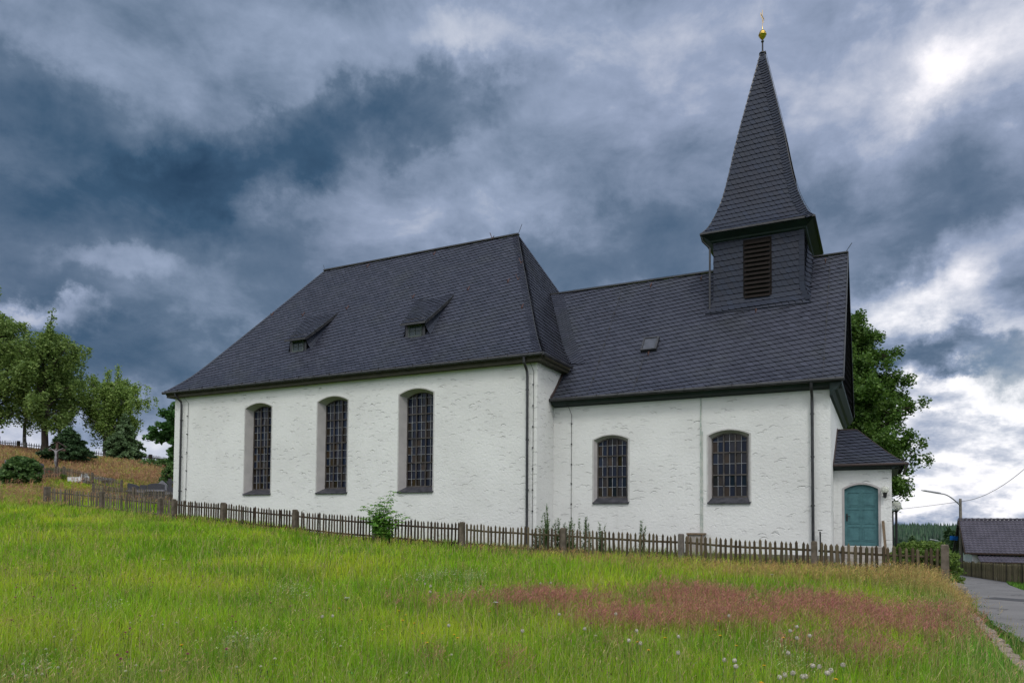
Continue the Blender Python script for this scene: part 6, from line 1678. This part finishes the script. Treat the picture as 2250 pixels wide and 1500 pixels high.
# long pale bent stalks and small creamy bedstraw sprays
x, y, D = sample_area(5200, 5.5, 26, -.86, .80); k = keep_mask(x, y) & (y < -3.5); x, y, D = x[k], y[k], D[k]; n = len(x); c = jit(np.tile(np.array((.52, .46, .22)), (n, 1)), .18)
parts.append(blades(x, y, D, grass_rng.uniform(.35, .62, n), np.maximum(.003, D * .00055), 1.3, c * .8, c))
bx, by = [], []
for (px, py, r_, m_) in ((920, 1262, 16, 60), (975, 1255, 22, 90), (1035, 1262, 22, 110), (1062, 1290, 20, 60), (990, 1290, 24, 60), (540, 1395, 22, 70), (520, 1405, 30, 70), (630, 1285, 22, 60), (660, 1300, 26, 60), (250, 1322, 16, 40), (1750, 1440, 24, 50), (1640, 1320, 16, 30), (90, 1460, 30, 50), (1715, 1420, 20, 40), (760, 1400, 30, 40)):
    p_, D_ = ground_hit(px, py, .3); k_ = D_ / FPX
    for _ in range(int(m_ * .45)): bx.append(p_.x + random.gauss(0, r_ * k_)); by.append(p_.y + random.gauss(0, r_ * k_ * 1.5))
x = np.array(bx); y = np.array(by); D = np.hypot(x - CAM[0], y - CAM[1]); n = len(x); c = jit(np.tile(np.array((.52, .56, .32)), (n, 1)), .12)
parts.append(stalks(x, y, D, grass_rng.uniform(.28, .46, n), 0, c, jit(np.tile(np.array((.18, .30, .06)), (n, 1)), .1), n_spray=4, spray=.030, wmul=1.6))
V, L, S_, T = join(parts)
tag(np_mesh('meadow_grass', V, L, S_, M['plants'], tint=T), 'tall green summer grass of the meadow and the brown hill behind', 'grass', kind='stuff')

# red fescue haze
x, y, D = sample_area(210000, 5.5, 26, -.80, .78); k = keep_mask(x, y); x, y, D = x[k], y[k], D[k]
rf = red_field(x, y); k = grass_rng.random(len(x)) < np.clip(rf - .10, 0, 1) * .40; x, y, D = x[k], y[k], D[k]; n = len(x)
c = jit(np.tile(RED, (n, 1)), .18); parts = [stalks(x, y, D, grass_rng.uniform(.30, .50, n), 0, c, jit(c * .8 + np.array((.02, .03, .0)), .1), n_spray=7, spray=.07)]
x, y, D = sample_area(34000, 34, 110, -.88, -.34); hf = hill_field(x, y) + .35 * ((x < -4) & (y > -14)); k = keep_mask(x, y) & (grass_rng.random(len(x)) < hf * (.25 + 1.1 * np.clip(fbm(x, y, 9.0) - .3, 0, 1))); x, y, D = x[k], y[k], D[k]; n = len(x)
c = jit(np.tile(HILLRED * 1.25, (n, 1)), .2); parts.append(stalks(x, y, D, grass_rng.uniform(.35, .6, n), 0, c, c, n_spray=3, spray=.16, wmul=1.3))
V, L, S_, T = join(parts)
tag(np_mesh('red_grass', V, L, S_, M['plants'], tint=T), 'hazy reddish flowering grass in drifts across the meadow', 'grass', kind='stuff')

# tall straw coloured grass along the fence
x, y, D = sample_area(190000, 14, 40, -.86, .72); k = keep_mask(x, y); x, y, D = x[k], y[k], D[k]
sf_ = straw_field(x, y); k = grass_rng.random(len(x)) < np.clip(sf_ - .08, 0, 1) * .42; x, y, D, sf_ = x[k], y[k], D[k], sf_[k]; n = len(x)
mixc = grass_rng.random(n)[:, None]; c = jit(np.array((.52, .38, .14)) * mixc + np.array((.40, .24, .11)) * (1 - mixc), .2)
parts = [stalks(x, y, D, grass_rng.uniform(.32, .62, n) * (0.70 + .45 * np.clip((x - 28) / 4, 0, 1)), 0, c, jit(np.tile(np.array((.40, .38, .12)), (n, 1)), .2), n_spray=6, spray=.085, wmul=1.0)]
V, L, S_, T = join(parts)
tag(np_mesh('straw_grass', V, L, S_, M['plants'], tint=T), 'tall dry straw coloured grass growing along the picket fence', 'grass', kind='stuff')

# weeds creeping over the asphalt edge
x = []; y = []
for _ in range(5200):
    yy = random.uniform(-14, 12); e_ = road_l(yy) + random.gauss(-.03, .10) * (1.0 + .9 * math.sin(yy * 1.7)); x.append(e_); y.append(yy)
x = np.array(x); y = np.array(y); D = np.hypot(x - CAM[0], y - CAM[1]); n = len(x)
c = jit(np.tile(np.array((.09, .20, .035)), (n, 1)), .25)
V, L, S_, T = blades(x, y, D, grass_rng.uniform(.03, .12, n), np.maximum(.006, D * .0011), 1.1, c * .7, c * 1.2, zoff=.05)
x2 = []; y2 = []
for _ in range(7000):
    yy = random.uniform(-14, 60); x2.append(road_r(yy) + abs(random.gauss(0, .5)) + .02); y2.append(yy)
x2 = np.array(x2); y2 = np.array(y2); D2 = np.hypot(x2 - CAM[0], y2 - CAM[1]); n2 = len(x2); c2 = jit(np.tile(np.array((.13, .27, .045)), (n2, 1)), .25)
parts = [(V, L, S_, T), blades(x2, y2, D2, grass_rng.uniform(.08, .28, n2), np.maximum(.006, D2 * .0011), .7, c2 * .7, c2 * 1.2)]
V, L, S_, T = join(parts)
tag(np_mesh('verge_weeds', V, L, S_, M['plants'], tint=T), 'low green weeds creeping over both edges of the asphalt road', 'weeds', kind='stuff')

# ---------------------------------------------------------------- wild flowers, each its own plant
def flower_proto(kind, size, h):
    m_ = MB(); a = random.uniform(0, 6.28); t = (math.cos(a) * .03, math.sin(a) * .03)
    m_.tube([(0, 0, -.03), (t[0] * .4, t[1] * .4, h * .5), (t[0], t[1], h)], [.0028, .0024, .002], 5, mi=1)
    c = (t[0], t[1], h); s_ = size
    if kind == 'clock':
        # a ball of fine radiating pappus umbrellas
        rs = np.random.default_rng(4); sphere(m_, (c[0], c[1], c[2] + s_ * .9), s_ * .22, 8, 5)
        for _ in range(150):
            v = Vector(rs.normal(0, 1, 3)).normalized(); q_ = Vector((c[0], c[1], c[2] + s_ * .9)) + v * s_ * rs.uniform(.86, 1.02)
            a1 = v.cross(Vector(rs.normal(0, 1, 3))).normalized() * s_ * .19; b1 = v.cross(a1).normalized() * s_ * .19
            m_.poly([q_ - a1, q_ + b1, q_ + a1, q_ - b1])
    elif kind == 'clover':
        rs = np.random.default_rng(5)
        for _ in range(90):
            v = Vector(rs.normal(0, 1, 3)); v.z = abs(v.z) * 1.0 - .25 * rs.random(); v.normalize(); b0 = Vector((c[0], c[1], c[2] + s_ * .15)); e_ = b0 + v * s_ * rs.uniform(.8, 1.1); sd_ = v.cross(Vector((0, 0, 1)) + Vector(rs.normal(0, .3, 3))).normalized() * s_ * .13
            m_.poly([b0, b0.lerp(e_, .6) + sd_, e_, b0.lerp(e_, .6) - sd_])
        for k in range(3):
            a1 = k * 2.1; d_ = Vector((math.cos(a1), math.sin(a1), .25)) * s_ * 1.9; s2 = Vector((-math.sin(a1), math.cos(a1), 0)) * s_ * .55; b0 = Vector((t[0] * .8, t[1] * .8, h * .82)); m_.poly([b0, b0 + d_ * .5 + s2, b0 + d_, b0 + d_ * .5 - s2], 1)
    elif kind == 'yellow':
        for ring_ in range(2):
            for k in range(16):
                a1 = k * .3927 + ring_ * .2; d_ = Vector((math.cos(a1), math.sin(a1), .22 + .35 * ring_)) * s_ * (1 - .3 * ring_); s2 = Vector((-math.sin(a1), math.cos(a1), 0)) * s_ * .15; b0 = Vector(c)
                m_.poly([b0 - s2 * .4, b0 + d_ - s2, b0 + d_ * 1.06, b0 + d_ + s2, b0 + s2 * .4])
        m_.lathe(c, [(.001, -s_ * .5), (s_ * .28, -s_ * .3), (s_ * .3, 0)], 7, 1)
    elif kind == 'umbel':
        rs = np.random.default_rng(6)
        for k in range(14):
            a1 = k * 2.4; r_ = s_ * math.sqrt((k + .5) / 14); e_ = Vector((c[0] + math.cos(a1) * r_, c[1] + math.sin(a1) * r_, c[2] + .02 + .01 * rs.random()))
            m_.tube([(c[0], c[1], c[2] - .03), e_], .0012, 3, 1)
            for j in range(7):
                o_ = Vector((rs.normal(0, .006), rs.normal(0, .006), rs.normal(0, .002))); q_ = e_ + o_; z_ = .0050
                m_.poly([q_ + Vector((-z_, 0, 0)), q_ + Vector((0, -z_, .001)), q_ + Vector((z_, 0, 0)), q_ + Vector((0, z_, .001))])
    return m_
FL = {'clock': ('dandelion_clock', M['clock'], 'round pale dandelion seed head standing in the meadow grass', 'dandelion clock', 'dandelion seed heads in the meadow', .023),
      'clover': ('red_clover', M['clover'], 'purple pink clover head in the green meadow', 'clover', 'red clover flowers in the meadow', .019),
      'white': ('white_clover', M['clover_white'], 'small creamy white clover head in the meadow grass', 'clover', 'white clover flowers in the meadow', .017),
      'yellow': ('yellow_hawkbit', M['yellow'], 'small yellow hawkbit flower in the meadow grass', 'flower', 'yellow hawkbit flowers in the meadow', .019),
      'umbel': ('yarrow', M['white'], 'flat white yarrow flower head in the meadow', 'flower', 'white yarrow flowers in the meadow', .040)}
POS = {'clock': [(919, 1273), (936, 1283), (944, 1288), (950, 1301), (984, 1376), (1149, 1387), (1184, 1281), (1211, 1281), (1225, 1351), (1287, 1383), (1348, 1350), (1399, 1388), (1407, 1415), (1493, 1401), (1493, 1436),
                 (1601, 1354), (1735, 1387), (1748, 1379), (1774, 1399), (1748, 1404), (1729, 1438), (1780, 1466), (1789, 1467), (1716, 1494), (1728, 1486), (1762, 1489), (1770, 1489), (1827, 1474), (1850, 1464), (1811, 1482), (1747, 1484), (1582, 1451), (1610, 1455), (733, 1355), (701, 1356), (1378, 1409), (1602, 1465)],
       'clover': [(514, 1366), (513, 1353), (310, 1352), (447, 1265), (159, 1284), (86, 1261), (32, 1290), (31, 1312), (77, 1310), (109, 1312), (140, 1267), (328, 1270), (296, 1271), (438, 1287), (567, 1303), (597, 1324), (640, 1331), (277, 1379), (273, 1388), (286, 1432), (261, 1438), (271, 1447), (410, 1436), (487, 1426), (11, 1250), (172, 1291), (658, 1361), (20, 1362), (1293, 1367), (195, 1265), (331, 1279)],
       'white': [(110, 1425), (83, 1466), (87, 1479), (57, 1482), (17, 1482), (131, 1465), (60, 1455), (301, 1461), (270, 1474), (359, 1473), (389, 1367), (281, 1367), (341, 1352), (354, 1371), (430, 1356), (447, 1360), (533, 1463), (568, 1465), (595, 1447), (164, 1405), (153, 1382), (124, 1398), (536, 1395), (524, 1390), (508, 1398), (515, 1408), (541, 1402), (651, 1340), (614, 1360), (745, 1419), (552, 1326), (421, 1326), (247, 1333), (888, 1477), (260, 1316), (1635, 1318), (1305, 1396), (986, 1438)],
       'yellow': [(791, 1361), (842, 1382), (879, 1341), (893, 1350), (888, 1361), (918, 1367), (931, 1390), (945, 1411), (995, 1393), (1009, 1401), (1073, 1342), (1285, 1282), (1398, 1409), (1416, 1426), (1458, 1400), (1670, 1461), (1726, 1399), (1665, 1499), (1841, 1491), (110, 1252), (124, 1253), (90, 1284), (400, 1415), (1119, 1262), (1574, 1383), (1583, 1362), (1619, 1418), (1583, 1395), (898, 1281), (845, 1291), (746, 1335)],
       'umbel': [(1088, 1325), (470, 1205), (757, 1315), (1700, 1262), (358, 1229)]}
for kind, pts in POS.items():
    nm, mt, lb, ct_, gr, sz = FL[kind]; protos = []
    for v_ in range(3):
        pm = flower_proto('clover' if kind == 'white' else kind, sz, .40 if kind != 'white' else .32)
        protos.append(pm)
    mesh = []
    for i, (px, py) in enumerate(pts):
        hgt = (.40 if kind != 'white' else .32)
        p, D = ground_hit(px, py + 1, hgt)
        gz = tz(p.x, p.y)
        if i < 3: o = protos[i].build(nm, [mt, M['stem']], None); mesh.append(o.data)
        else: o = bpy.data.objects.new(nm, mesh[i % 3]); COL.objects.link(o)
        sc_ = random.uniform(.85, 1.12); o.location = (p.x, p.y, gz); o.rotation_euler = (random.uniform(-.06, .06), random.uniform(-.06, .06), random.uniform(0, 6.28)); o.scale = (sc_, sc_, 1)
        tag(o, lb, ct_, gr)
